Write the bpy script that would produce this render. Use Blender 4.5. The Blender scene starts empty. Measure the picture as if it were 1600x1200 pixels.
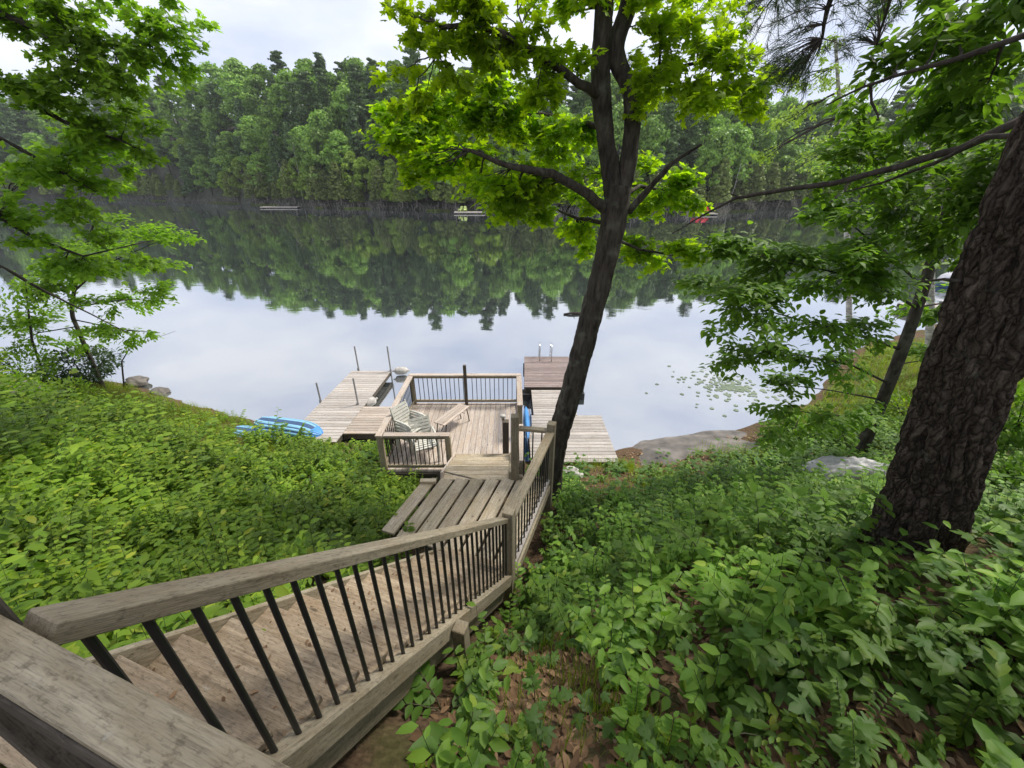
import bpy, math, random
import numpy as np
from mathutils import Vector, Matrix, noise as mnoise
random.seed(7); rng = np.random.default_rng(11)
sc = bpy.context.scene
R_ = math.radians
# ------------------------------------------------------------------ camera
CAM_H = 6.6; PITCH = R_(26.5); FPX = 620.0
cam_d = bpy.data.cameras.new('camera'); cam = bpy.data.objects.new('camera', cam_d)
sc.collection.objects.link(cam); sc.camera = cam
cam.location = (0, 0, CAM_H); cam.rotation_euler = (math.pi/2 - PITCH, 0, 0)
cam_d.sensor_width = 36; cam_d.lens = FPX/1600*36; cam_d.clip_start = 0.05; cam_d.clip_end = 4000
# ------------------------------------------------------------------ world
SUN_EL, SUN_AZ = R_(58), R_(62)
w = bpy.data.worlds.new('World'); sc.world = w; w.use_nodes = True
nt = w.node_tree; nt.nodes.clear()
def wn(t, **k):
    n = nt.nodes.new(t)
    for a, b in k.items(): setattr(n, a, b)
    return n
sky = wn('ShaderNodeTexSky', sky_type='NISHITA', sun_disc=False, sun_elevation=SUN_EL, sun_rotation=SUN_AZ)
bg1 = wn('ShaderNodeBackground'); bg1.inputs[1].default_value = 0.05
nt.links.new(sky.outputs[0], bg1.inputs[0])
tc = wn('ShaderNodeTexCoord'); mp = wn('ShaderNodeMapping'); mp.inputs['Scale'].default_value = (1, 1, 2.6)
nz = wn('ShaderNodeTexNoise'); nz.inputs['Scale'].default_value = 2.6; nz.inputs['Detail'].default_value = 6; nz.inputs['Roughness'].default_value = .52
nt.links.new(tc.outputs['Generated'], mp.inputs[0]); nt.links.new(mp.outputs[0], nz.inputs[0])
crp = wn('ShaderNodeValToRGB'); crp.color_ramp.elements[0].position = .36; crp.color_ramp.elements[1].position = .66
crp.color_ramp.elements[0].color = (.58, .63, .80, 1); crp.color_ramp.elements[1].color = (.94, .94, .98, 1)
nt.links.new(nz.outputs[0], crp.inputs[0])
bg2 = wn('ShaderNodeBackground'); nt.links.new(crp.outputs[0], bg2.inputs[0]); bg2.inputs[1].default_value = .385
mx = wn('ShaderNodeMixShader'); mx.inputs[0].default_value = .86
out = wn('ShaderNodeOutputWorld')
nt.links.new(bg1.outputs[0], mx.inputs[1]); nt.links.new(bg2.outputs[0], mx.inputs[2]); nt.links.new(mx.outputs[0], out.inputs[0])
# ------------------------------------------------------------------ sun, exposure
sl = bpy.data.lights.new('sun', 'SUN'); sl.energy = 1.5; sl.angle = R_(14); sl.color = (1, .95, .86)
so = bpy.data.objects.new('sun', sl); sc.collection.objects.link(so)
sdir = Vector((math.sin(SUN_AZ)*math.cos(SUN_EL), math.cos(SUN_AZ)*math.cos(SUN_EL), math.sin(SUN_EL)))
so.rotation_euler = sdir.to_track_quat('Z', 'Y').to_euler(); so.location = (40, 20, 60)
sc.view_settings.view_transform = 'Standard'; sc.view_settings.look = 'None'
sc.view_settings.exposure = 1.8; sc.view_settings.gamma = 1
sc.cycles.use_denoising = True
sc.cycles.max_bounces = 7; sc.cycles.diffuse_bounces = 4; sc.cycles.glossy_bounces = 3
sc.cycles.transmission_bounces = 4; sc.cycles.transparent_max_bounces = 6; sc.cycles.volume_bounces = 0
sc.cycles.sample_clamp_indirect = 6
# ------------------------------------------------------------------ helpers
cp, sp_ = math.cos(PITCH), math.sin(PITCH)
def ray(px, py):
    a, b = (px-800)/FPX, (600-py)/FPX
    return Vector((a, cp + b*sp_, -sp_ + b*cp))
def at_z(px, py, z):
    d = ray(px, py); t = (z-CAM_H)/d.z; return Vector((0, 0, CAM_H)) + d*t
def at_y(px, py, y):
    d = ray(px, py); return Vector((0, 0, CAM_H)) + d*(y/d.y)
def link(o): sc.collection.objects.link(o); return o
def tag(o, label=None, cat=None, group=None, kind=None):
    if label: o['label'] = label
    if cat: o['category'] = cat
    if group: o['group'] = group
    if kind: o['kind'] = kind
    return o
def empty(name, loc, label=None, cat=None, group=None, rz=0):
    o = link(bpy.data.objects.new(name, None)); o.empty_display_size = .1
    o.matrix_world = Matrix.Translation(Vector(loc)) @ Matrix.Rotation(rz, 4, 'Z')
    return tag(o, label, cat, group)
WM = {}
def setpar(o, parent, mw=None):
    mw = mw if mw is not None else Matrix.Identity(4)
    WM[o.name] = mw
    if parent is not None:
        pm = WM.get(parent.name)
        if pm is None: pm = parent.matrix_basis.copy()
        o.parent = parent; o.matrix_local = pm.inverted() @ mw
    else: o.matrix_basis = mw
    return o
def mesh_np(name, V, F, smooth=False):
    """V (n,3); F (m,k) constant k"""
    V = np.asarray(V, dtype=np.float32); F = np.asarray(F, dtype=np.int32)
    me = bpy.data.meshes.new(name); m, k = F.shape
    me.vertices.add(len(V)); me.vertices.foreach_set('co', V.ravel())
    me.loops.add(m*k); me.loops.foreach_set('vertex_index', F.ravel())
    me.polygons.add(m); me.polygons.foreach_set('loop_start', np.arange(0, m*k, k, dtype=np.int32))
    me.update(calc_edges=True)
    if smooth: me.polygons.foreach_set('use_smooth', np.ones(m, dtype=bool))
    return me
def obj(name, me, mat, parent=None, mw=None):
    o = link(bpy.data.objects.new(name, me))
    if mat and not me.materials: me.materials.append(mat)
    return setpar(o, parent, mw)
class MB:
    def __init__(s): s.v = []; s.f = []
    def add(s, v, f):
        b = len(s.v); s.v += [tuple(x) for x in v]; s.f += [tuple(i+b for i in q) for q in f]
    def tube(s, path, radii, n=6, cap=True, rough=0):
        path = [Vector(p) for p in path]; rings = []
        up = Vector((0.13, .27, .95))
        for i, p in enumerate(path):
            d = (path[min(i+1, len(path)-1)] - path[max(i-1, 0)]).normalized()
            a = d.cross(up)
            if a.length < .05: a = d.cross(Vector((1, 0, 0)))
            a.normalize(); b = d.cross(a); ring = []
            for k in range(n):
                t = 2*math.pi*k/n; r = radii[i]*(1 + (rough*random.uniform(-1, 1) if rough else 0))
                ring.append(p + (a*math.cos(t) + b*math.sin(t))*r)
            rings.append(ring)
        v = [x for r in rings for x in r]; f = []
        for i in range(len(path)-1):
            for k in range(n):
                k2 = (k+1) % n; f.append((i*n+k, i*n+k2, (i+1)*n+k2, (i+1)*n+k))
        if cap: f.append(tuple(range(n-1, -1, -1))); f.append(tuple((len(path)-1)*n+k for k in range(n)))
        s.add(v, f)
    def box(s, c, size, rot=None, bev=0):
        M = rot or Matrix.Identity(3); c = Vector(c); x, y, z = [q/2 for q in size]
        v = [c + M @ Vector((i*x, j*y, k*z)) for i in (-1, 1) for j in (-1, 1) for k in (-1, 1)]
        s.add(v, [(0, 1, 3, 2), (4, 6, 7, 5), (0, 4, 5, 1), (2, 3, 7, 6), (0, 2, 6, 4), (1, 5, 7, 3)])
    def mesh(s, name, smooth=False):
        me = bpy.data.meshes.new(name); me.from_pydata(s.v, [], s.f); me.update()
        if smooth: me.polygons.foreach_set('use_smooth', np.ones(len(me.polygons), dtype=bool))
        return me
    def build(s, name, mat, parent=None, mw=None, smooth=False):
        return obj(name, s.mesh(name, smooth), mat, parent, mw)
_bx = {}
def box_mesh(L, W, T, mat, bev=.004):
    key = (round(L, 3), round(W, 3), round(T, 3), mat.name)
    if key in _bx: return _bx[key]
    x, y, z = L/2, W/2, T/2; b = min(bev, T*.3)
    v = []
    for (sx, sy, sz) in [(i, j, k) for i in (-1, 1) for j in (-1, 1) for k in (-1, 1)]:
        v += [(sx*(x-b), sy*(y-b), sz*z), (sx*(x-b), sy*y, sz*(z-b)), (sx*x, sy*(y-b), sz*(z-b))]
    import bmesh
    bm = bmesh.new()
    for p in v: bm.verts.new(p)
    bmesh.ops.convex_hull(bm, input=bm.verts[:])
    bmesh.ops.recalc_face_normals(bm, faces=bm.faces[:])
    me = bpy.data.meshes.new('board'); bm.to_mesh(me); bm.free(); me.materials.append(mat)
    _bx[key] = me; return me
def board(name, p0, p1, W, T, mat, parent, up=(0, 0, 1), L=None, bev=.004):
    """board from p0 to p1 (centre line); width W sideways, thickness T along up. grain = local X"""
    p0, p1 = Vector(p0), Vector(p1); x = (p1-p0); ln = L or x.length; x.normalize()
    up = Vector(up); y = up.cross(x).normalized(); z = x.cross(y)
    M = Matrix((x, y, z)).transposed().to_4x4(); M.translation = (p0+p1)/2
    return obj(name, box_mesh(ln, W, T, mat, bev), mat, parent, M)
def rod_mesh(n=8):
    k = 'rod%d' % n
    if k in _bx: return _bx[k]
    m = MB(); m.tube([(0, 0, -.5), (0, 0, .5)], [1, 1], n); me = m.mesh('rod'); _bx[k] = me; return me
def rod(name, p0, p1, r, mat, parent, n=8):
    p0, p1 = Vector(p0), Vector(p1); d = p1-p0
    q = d.to_track_quat('Z', 'Y').to_matrix().to_4x4()
    M = Matrix.Translation((p0+p1)/2) @ q @ Matrix.Diagonal((r, r, d.length, 1))
    key = 'rod%d' % n + mat.name
    if key not in _bx: _bx[key] = rod_mesh(n).copy(); _bx[key].materials.append(mat)
    return obj(name, _bx[key], mat, parent, M)
# ------------------------------------------------------------------ materials
def newmat(name):
    m = bpy.data.materials.new(name); m.use_nodes = True; t = m.node_tree; t.nodes.clear()
    o = t.nodes.new('ShaderNodeOutputMaterial'); return m, t, o
def N(t, ty, ins=None, **k):
    n = t.nodes.new(ty)
    for a, b in k.items(): setattr(n, a, b)
    for a, b in (ins or {}).items(): n.inputs[a].default_value = b
    return n
def ramp(t, cols, src=None):
    r = t.nodes.new('ShaderNodeValToRGB'); e = r.color_ramp.elements
    while len(e) < len(cols): e.new(.5)
    for q, (p, c) in zip(e, cols): q.position = p; q.color = (*c, 1)
    if src is not None: t.links.new(src, r.inputs[0])
    return r
def wood(name, light, dark, brown=None, rough=.85, moss=0.0):
    m, t, o = newmat(name); L = t.links.new
    tc = N(t, 'ShaderNodeTexCoord'); oi = N(t, 'ShaderNodeObjectInfo')
    mul = N(t, 'ShaderNodeMath', {1: 37.0}, operation='MULTIPLY'); L(oi.outputs['Random'], mul.inputs[0])
    cx = N(t, 'ShaderNodeCombineXYZ'); L(mul.outputs[0], cx.inputs[0]); L(mul.outputs[0], cx.inputs[2])
    ad = N(t, 'ShaderNodeVectorMath', operation='ADD'); L(tc.outputs['Object'], ad.inputs[0]); L(cx.outputs[0], ad.inputs[1])
    def nz(scale, sc_, det, rg=.6):
        mp = N(t, 'ShaderNodeMapping', {'Scale': sc_}); L(ad.outputs[0], mp.inputs[0])
        n = N(t, 'ShaderNodeTexNoise', {'Scale': scale, 'Detail': det, 'Roughness': rg}); L(mp.outputs[0], n.inputs[0]); return n
    g1 = nz(3, (1.0, 16, 16), 8); g2 = nz(5, (4, 70, 70), 4); bl = nz(2.2, (1, 2.2, 2.2), 5); sp = nz(30, (1, 2, 2), 3, .7)
    mid = tuple((a+b)/2 for a, b in zip(light, dark))
    r1 = ramp(t, [(.28, dark), (.47, mid), (.68, light)], g1.outputs[0])
    r2 = ramp(t, [(.3, (.55, .55, .55)), (.5, (.95, .95, .95)), (.75, (1.12, 1.1, 1.08))], g2.outputs[0])
    mm = N(t, 'ShaderNodeMix', {0: 1.0}, data_type='RGBA', blend_type='MULTIPLY'); L(r1.outputs[0], mm.inputs[6]); L(r2.outputs[0], mm.inputs[7])
    br = brown or tuple(x*.6 for x in mid)
    r3 = ramp(t, [(.45, (0, 0, 0)), (.72, (.75, .75, .75))], bl.outputs[0])
    m2 = N(t, 'ShaderNodeMix', data_type='RGBA'); L(r3.outputs[0], m2.inputs[0]); L(mm.outputs[2], m2.inputs[6]); m2.inputs[7].default_value = (*br, 1)
    r4 = ramp(t, [(.34, (.5, .48, .46)), (.46, (1, 1, 1)), (.7, (1.1, 1.1, 1.1))], sp.outputs[0])
    m3 = N(t, 'ShaderNodeMix', {0: .7}, data_type='RGBA', blend_type='MULTIPLY'); L(m2.outputs[2], m3.inputs[6]); L(r4.outputs[0], m3.inputs[7])
    # board to board variation
    mr = N(t, 'ShaderNodeMapRange', {3: .78, 4: 1.15}); L(oi.outputs['Random'], mr.inputs[0])
    m4 = N(t, 'ShaderNodeMix', {0: 1.0}, data_type='RGBA', blend_type='MULTIPLY'); L(m3.outputs[2], m4.inputs[6]); L(mr.outputs[0], m4.inputs[7])
    last = m4.outputs[2]
    if moss:
        mz = nz(1.7, (1, 1, 1), 6); rm = ramp(t, [(.5, (0, 0, 0)), (.7, (moss, moss, moss))], mz.outputs[0])
        m5 = N(t, 'ShaderNodeMix', data_type='RGBA'); L(rm.outputs[0], m5.inputs[0]); L(last, m5.inputs[6]); m5.inputs[7].default_value = (.10, .13, .04, 1); last = m5.outputs[2]
    mk_ = N(t, 'ShaderNodeMapping', {'Scale': (1.6, 5, 5)}); L(ad.outputs[0], mk_.inputs[0])
    vk = N(t, 'ShaderNodeTexVoronoi', {'Scale': 1.5}); L(mk_.outputs[0], vk.inputs[0])
    rk = ramp(t, [(.05, (.85, .85, .85)), (.12, (.0, .0, .0))], vk.outputs['Distance'])
    mkx = N(t, 'ShaderNodeMix', data_type='RGBA'); L(rk.outputs[0], mkx.inputs[0]); L(last, mkx.inputs[6]); mkx.inputs[7].default_value = (*[c*.45 for c in dark], 1); last = mkx.outputs[2]
    mw_ = N(t, 'ShaderNodeMapping', {'Scale': (4, 7, 7)}); L(ad.outputs[0], mw_.inputs[0])
    vw = N(t, 'ShaderNodeTexNoise', {'Scale': 2.4, 'Detail': 5, 'Roughness': .7}); L(mw_.outputs[0], vw.inputs[0])
    rw = ramp(t, [(.66, (0, 0, 0)), (.72, (.45, .45, .45))], vw.outputs[0])
    mwx = N(t, 'ShaderNodeMix', data_type='RGBA'); L(rw.outputs[0], mwx.inputs[0]); L(last, mwx.inputs[6]); mwx.inputs[7].default_value = (.42, .42, .38, 1); last = mwx.outputs[2]
    b = N(t, 'ShaderNodeBsdfPrincipled', {'Roughness': rough, 'Specular IOR Level': .25}); L(last, b.inputs['Base Color'])
    ma = N(t, 'ShaderNodeMath', operation='ADD'); L(g1.outputs[0], ma.inputs[0]); L(g2.outputs[0], ma.inputs[1])
    bp = N(t, 'ShaderNodeBump', {'Strength': .55, 'Distance': .004}); L(ma.outputs[0], bp.inputs['Height']); L(bp.outputs[0], b.inputs['Normal'])
    L(b.outputs[0], o.inputs[0]); return m
def plain(name, col, rough=.5, metal=0, var=.12, bump=0, scale=8):
    m, t, o = newmat(name); L = t.links.new
    tc = N(t, 'ShaderNodeTexCoord'); n = N(t, 'ShaderNodeTexNoise', {'Scale': scale, 'Detail': 6}); L(tc.outputs['Object'], n.inputs[0])
    r = ramp(t, [(.3, tuple(c*(1-var*2) for c in col)), (.7, tuple(min(1, c*(1+var)) for c in col))], n.outputs[0])
    b = N(t, 'ShaderNodeBsdfPrincipled', {'Roughness': rough, 'Metallic': metal}); L(r.outputs[0], b.inputs['Base Color'])
    if bump:
        bp = N(t, 'ShaderNodeBump', {'Strength': bump, 'Distance': .02}); L(n.outputs[0], bp.inputs['Height']); L(bp.outputs[0], b.inputs['Normal'])
    L(b.outputs[0], o.inputs[0]); return m
def leafmat(name, a, b, c=None, trans=.45, rough=.5, tint=(1.25, 1.35, .55), spec=.3, patch=0.0, pscale=.5):
    """colour by leaf (random per island); translucent"""
    m, t, o = newmat(name); L = t.links.new
    ge = N(t, 'ShaderNodeNewGeometry'); oi = N(t, 'ShaderNodeObjectInfo')
    cols = [(0, a), (.55, tuple((x+y)/2 for x, y in zip(a, b))), (1, b)]
    if c: cols = [(0, a), (.5, tuple((x+y)/2 for x, y in zip(a, b))), (.9, b), (1, c)]
    r = ramp(t, cols, ge.outputs['Random Per Island']); last = r.outputs[0]
    nzz = N(t, 'ShaderNodeTexNoise', {'Scale': pscale, 'Detail': 3}); L(ge.outputs['Position'], nzz.inputs[0])
    rp = ramp(t, [(.35, (1-patch,)*3), (.65, (1+patch, 1+patch, 1+patch*.4))], nzz.outputs[0])
    mp = N(t, 'ShaderNodeMix', {0: 1.0}, data_type='RGBA', blend_type='MULTIPLY'); L(last, mp.inputs[6]); L(rp.outputs[0], mp.inputs[7]); last = mp.outputs[2]
    mr = N(t, 'ShaderNodeMapRange', {3: .82, 4: 1.18}); L(oi.outputs['Random'], mr.inputs[0])
    mv = N(t, 'ShaderNodeMix', {0: 1.0}, data_type='RGBA', blend_type='MULTIPLY'); L(last, mv.inputs[6]); L(mr.outputs[0], mv.inputs[7]); last = mv.outputs[2]
    d = N(t, 'ShaderNodeBsdfPrincipled', {'Roughness': rough, 'Specular IOR Level': spec}); L(last, d.inputs['Base Color'])
    ml = N(t, 'ShaderNodeMix', {0: 1.0}, data_type='RGBA', blend_type='MULTIPLY'); L(last, ml.inputs[6]); ml.inputs[7].default_value = (*tint, 1)
    tr = N(t, 'ShaderNodeBsdfTranslucent'); L(ml.outputs[2], tr.inputs[0])
    mx = N(t, 'ShaderNodeMixShader', {0: trans}); L(d.outputs[0], mx.inputs[1]); L(tr.outputs[0], mx.inputs[2]); L(mx.outputs[0], o.inputs[0]); return m
def barkmat(name, light, dark, zs=.25, scale=14, lichen=None):
    m, t, o = newmat(name); L = t.links.new
    tc = N(t, 'ShaderNodeTexCoord'); mp = N(t, 'ShaderNodeMapping', {'Scale': (1, 1, zs)}); L(tc.outputs['Object'], mp.inputs[0])
    n = N(t, 'ShaderNodeTexNoise', {'Scale': scale, 'Detail': 9, 'Roughness': .65}); L(mp.outputs[0], n.inputs[0])
    r = ramp(t, [(.34, dark), (.64, light)], n.outputs[0]); last = r.outputs[0]
    if lichen:
        n2 = N(t, 'ShaderNodeTexNoise', {'Scale': 5, 'Detail': 7}); L(tc.outputs['Object'], n2.inputs[0])
        r2 = ramp(t, [(.56, (0, 0, 0)), (.7, (.6, .6, .6))], n2.outputs[0])
        x = N(t, 'ShaderNodeMix', data_type='RGBA'); L(r2.outputs[0], x.inputs[0]); L(last, x.inputs[6]); x.inputs[7].default_value = (*lichen, 1); last = x.outputs[2]
    b = N(t, 'ShaderNodeBsdfPrincipled', {'Roughness': .9, 'Specular IOR Level': .15}); L(last, b.inputs['Base Color'])
    bp = N(t, 'ShaderNodeBump', {'Strength': .8, 'Distance': .015}); L(n.outputs[0], bp.inputs['Height']); L(bp.outputs[0], b.inputs['Normal'])
    L(b.outputs[0], o.inputs[0]); return m
M = {}
M['rail'] = wood('weathered_rail', (.41, .355, .255), (.22, .185, .125), (.24, .18, .105))
M['tread'] = wood('weathered_tread', (.43, .345, .24), (.18, .135, .09), (.26, .185, .11))
M['landing'] = wood('weathered_landing', (.58, .49, .36), (.29, .24, .165), (.37, .28, .165), moss=.15)
M['deck'] = wood('weathered_deck', (.54, .47, .40), (.29, .24, .20), (.38, .29, .215))
M['dock'] = wood('weathered_dock', (.52, .48, .44), (.30, .27, .245), (.34, .29, .24))
M['raft'] = wood('weathered_raft', (.33, .27, .25), (.16, .125, .115), (.22, .16, .14))
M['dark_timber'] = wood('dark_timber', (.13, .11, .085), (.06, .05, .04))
M['black_metal'] = plain('black_metal', (.012, .012, .013), .45)
M['galv'] = plain('galvanised_pipe', (.30, .29, .29), .55, .4)
M['chrome'] = plain('ladder_metal', (.75, .77, .8), .2, .9)
M['bark_maple'] = barkmat('maple_bark', (.085, .072, .058), (.022, .018, .015), .22, 16, (.13, .13, .10))
M['bark_pine'] = barkmat('pine_bark', (.085, .066, .053), (.018, .014, .012), .2, 30, (.085, .09, .075))
m, t, o = newmat('pine_plates'); L = t.links.new
tc = N(t, 'ShaderNodeTexCoord'); n0 = N(t, 'ShaderNodeTexNoise', {'Scale': 5.0, 'Detail': 4}); L(tc.outputs['Object'], n0.inputs[0])
va = N(t, 'ShaderNodeVectorMath', {'Scale': .16}, operation='SCALE'); L(n0.outputs['Color'], va.inputs[0])
vb = N(t, 'ShaderNodeVectorMath', operation='ADD'); L(tc.outputs['Object'], vb.inputs[0]); L(va.outputs[0], vb.inputs[1])
mpb = N(t, 'ShaderNodeMapping', {'Scale': (26, 26, 8.0)}); L(vb.outputs[0], mpb.inputs[0])
ve = N(t, 'ShaderNodeTexVoronoi', {'Scale': 1.0}, feature='DISTANCE_TO_EDGE'); L(mpb.outputs[0], ve.inputs[0])
vc = N(t, 'ShaderNodeTexVoronoi', {'Scale': 1.0}); L(mpb.outputs[0], vc.inputs[0])
nf = N(t, 'ShaderNodeTexNoise', {'Scale': 70, 'Detail': 8, 'Roughness': .7}); L(tc.outputs['Object'], nf.inputs[0])
rc = ramp(t, [(.0, (.02, .016, .013)), (.08, (.05, .039, .031)), (.35, (.088, .070, .057))], ve.outputs['Distance'])
rf = ramp(t, [(.3, (.5, .5, .5)), (.7, (1.5, 1.45, 1.4))], nf.outputs[0])
x1 = N(t, 'ShaderNodeMix', {0: 1.0}, data_type='RGBA', blend_type='MULTIPLY'); L(rc.outputs[0], x1.inputs[6]); L(rf.outputs[0], x1.inputs[7])
hv = N(t, 'ShaderNodeSeparateColor'); L(vc.outputs['Color'], hv.inputs[0]); rv = N(t, 'ShaderNodeMapRange', {3: .65, 4: 1.3}); L(hv.outputs[0], rv.inputs[0])
x2 = N(t, 'ShaderNodeMix', {0: 1.0}, data_type='RGBA', blend_type='MULTIPLY'); L(x1.outputs[2], x2.inputs[6]); L(rv.outputs[0], x2.inputs[7])
nl = N(t, 'ShaderNodeTexNoise', {'Scale': 7, 'Detail': 8, 'Roughness': .7}); L(tc.outputs['Object'], nl.inputs[0]); rl2 = ramp(t, [(.58, (0, 0, 0)), (.68, (.5, .5, .5))], nl.outputs[0])
x3 = N(t, 'ShaderNodeMix', data_type='RGBA'); L(rl2.outputs[0], x3.inputs[0]); L(x2.outputs[2], x3.inputs[6]); x3.inputs[7].default_value = (.10, .11, .085, 1)
b = N(t, 'ShaderNodeBsdfPrincipled', {'Roughness': .92, 'Specular IOR Level': .12}); L(x3.outputs[2], b.inputs['Base Color'])
cl = N(t, 'ShaderNodeMath', {1: .3}, operation='MINIMUM'); L(ve.outputs['Distance'], cl.inputs[0])
sm_ = N(t, 'ShaderNodeMath', {1: .25, }, operation='MULTIPLY_ADD'); L(nf.outputs[0], sm_.inputs[0]); L(cl.outputs[0], sm_.inputs[2])
bp = N(t, 'ShaderNodeBump', {'Strength': .9, 'Distance': .05}); L(sm_.outputs[0], bp.inputs['Height']); L(bp.outputs[0], b.inputs['Normal']); L(b.outputs[0], o.inputs[0])
M['bark_pine'] = m
M['bark_thin'] = barkmat('branch_bark', (.07, .06, .05), (.025, .02, .016), .3, 14)
M['bark_birch'] = barkmat('birch_bark', (.62, .60, .56), (.12, .10, .09), 3.0, 5)
M['bark_grey'] = barkmat('dead_wood', (.33, .30, .27), (.14, .12, .11), .3, 8)
M['maple_leaf'] = leafmat('maple_leaf', (.18, .34, .016), (.27, .44, .02), (.34, .47, .025), .74, patch=.15, pscale=.9, tint=(1.7, 1.6, .4))
M['maple_dark'] = leafmat('maple_leaf_high', (.20, .32, .012), (.28, .41, .016), None, .74, patch=.2, tint=(1.6, 1.55, .4))
M['beech_leaf'] = leafmat('beech_leaf', (.10, .20, .024), (.17, .29, .034), None, .56, patch=.2, pscale=.7)
M['left_leaf'] = leafmat('left_leaf', (.11, .21, .018), (.20, .33, .028), None, .6, patch=.3, pscale=.6)
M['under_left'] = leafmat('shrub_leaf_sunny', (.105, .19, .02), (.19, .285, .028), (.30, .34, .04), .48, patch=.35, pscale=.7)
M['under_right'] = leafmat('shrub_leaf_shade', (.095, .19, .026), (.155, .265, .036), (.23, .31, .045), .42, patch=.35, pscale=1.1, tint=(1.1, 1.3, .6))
M['seedling'] = leafmat('seedling_leaf', (.08, .17, .03), (.12, .22, .035), None, .4, patch=.1)
M['grass'] = leafmat('grass_blade', (.16, .24, .02), (.30, .36, .045), (.36, .34, .08), .4, patch=.2)
M['litter'] = leafmat('dead_leaf', (.11, .06, .03), (.30, .185, .10), (.40, .28, .18), .1, .8, (1, 1, 1))
M['needle'] = leafmat('pine_needle', (.03, .06, .025), (.06, .10, .04), (.12, .07, .03), .2)
M['far_pine'] = leafmat('far_pine', (0.074, 0.137, 0.045), (0.123, 0.196, 0.06), None, .2, patch=.25, pscale=.12)
M['far_hem'] = leafmat('far_hemlock', (0.071, 0.132, 0.052), (0.115, 0.184, 0.064), None, .2, patch=.25, pscale=.12)
M['far_maple'] = leafmat('far_broadleaf', (0.131, 0.247, 0.051), (0.233, 0.366, 0.064), None, .3, patch=.25, pscale=.1)
M['far_light'] = leafmat('far_light_broadleaf', (0.167, 0.262, 0.036), (0.255, 0.35, 0.054), None, .35, patch=.2, pscale=.1)
M['far_cedar'] = leafmat('far_cedar', (0.121, 0.165, 0.045), (0.18, 0.222, 0.056), None, .2, patch=.2, pscale=.15)
M['dark_bush'] = leafmat('dark_bush_leaf', (.025, .05, .018), (.05, .085, .025), None, .25)
M['stem'] = plain('plant_stem', (.07, .07, .03), .7)
M['rock'] = plain('shore_rock', (.155, .138, .122), .85, 0, .3, .8, 2.5)
M['rock_w'] = plain('pale_rock', (.48, .46, .42), .8, 0, .2, .6, 6)
M['resin'] = plain('resin_chair', (.52, .51, .45), .45, 0, .1)
M['red'] = plain('red_paint', (.62, .02, .04), .5)
M['lime'] = plain('lime_paint', (.5, .6, .2), .5)
M['white'] = plain('white_plastic', (.72, .73, .74), .45)
M['blue'] = plain('blue_plastic', (.06, .24, .55), .35, 0, .08)
M['paleblue'] = plain('pale_blue_plastic', (.20, .42, .58), .35, 0, .08)
M['navy'] = plain('dark_blue_plastic', (.03, .07, .16), .5)
M['fender'] = plain('fender_vinyl', (.45, .42, .38), .5, 0, .2)
M['black'] = plain('black_float', (.015, .015, .016), .6)
M['tarp'] = plain('white_tarp', (.40, .39, .40), .5, 0, .12, .2, 12)
M['cover'] = plain('grey_boat_cover', (.42, .42, .45), .6, 0, .1)
# ------------------------------------------------------------------ terrain
CT = np.array([
 (0,-5,5.2),(8,-5,6.2),(-8,-5,5.4),(0,0,4.1),(-1.6,1.0,3.75),(-.9,2.3,2.55),(-.4,3.5,1.35),(.3,2.0,2.75),(.6,3.6,1.55),
 (1.9,.85,4.0),(3.0,2.25,3.95),(1.6,2.3,3.3),(.7,5.6,1.15),(-1.3,5.2,1.1),(-3.0,4.6,1.35),(-4,2.2,2.9),(-6.5,4.5,1.9),(-10,6.4,1.8),
 (-15,10.2,1.0),(-9,0,4.4),(-16,4,3.6),(-22,10,1.6),(-1,7.2,.5),(1.4,7.3,.62),(3.2,7.8,.35),(3.0,5.3,1.5),(6.5,6.45,1.35),(6.8,4.3,2.5),
 (9,2,4.4),(13,7,2.4),(14,11,1.0),(22,10,2.2),(24,2,6),(10,9.3,.8),(5.2,8.5,.35),
 (-1,8.6,0),(-4,9.35,0),(-6.3,9.7,0.02),(-8.8,10.9,0),(-14.3,13.2,0),(-22,14.5,0),(1.4,8.6,0),(3.4,9.2,0),(4.8,9.55,0),(6.8,10.2,0),(9.1,11.3,0),(11.6,13.2,0),(14.5,16.,0),(22,20,0),
 (-1,10.5,-.8),(-5,12,-.9),(-10,13.5,-.8),(-16,16,-.9),(3,11.5,-.9),(7,12.5,-.9),(11,16,-.9),
 (-30,30,-2.5),(0,30,-2.5),(20,34,-2.5),(0,18,-2.2),(-12,20,-2.2),(8,19,-2),(-35,12,1.8),(-35,0,5),(40,24,.6),(42,0,6)], dtype=float)
def tps_fit(C):
    n = len(C); d2 = ((C[:, None, :2]-C[None, :, :2])**2).sum(-1)
    K = np.where(d2 > 0, .5*d2*np.log(d2+1e-12), 0) + np.eye(n)*.02
    P = np.c_[np.ones(n), C[:, :2]]
    A = np.block([[K, P], [P.T, np.zeros((3, 3))]])
    return np.linalg.solve(A, np.r_[C[:, 2], 0, 0, 0])
TW = tps_fit(CT)
def ground(x, y):
    x = np.atleast_1d(np.asarray(x, float)); y = np.atleast_1d(np.asarray(y, float)); sh = x.shape
    x = x.ravel(); y = y.ravel()
    d2 = (x[:, None]-CT[None, :, 0])**2 + (y[:, None]-CT[None, :, 1])**2
    z = (.5*d2*np.log(d2+1e-12)) @ TW[:len(CT)] + TW[-3] + TW[-2]*x + TW[-1]*y
    z = z + .05*np.sin(x*2.3+y*1.1)*np.sin(y*2.9-x*.7) + .02*np.sin(x*7.1)*np.sin(y*6.3+1)
    return z.reshape(sh)
def gz(x, y): return float(ground(x, y)[0])
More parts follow.
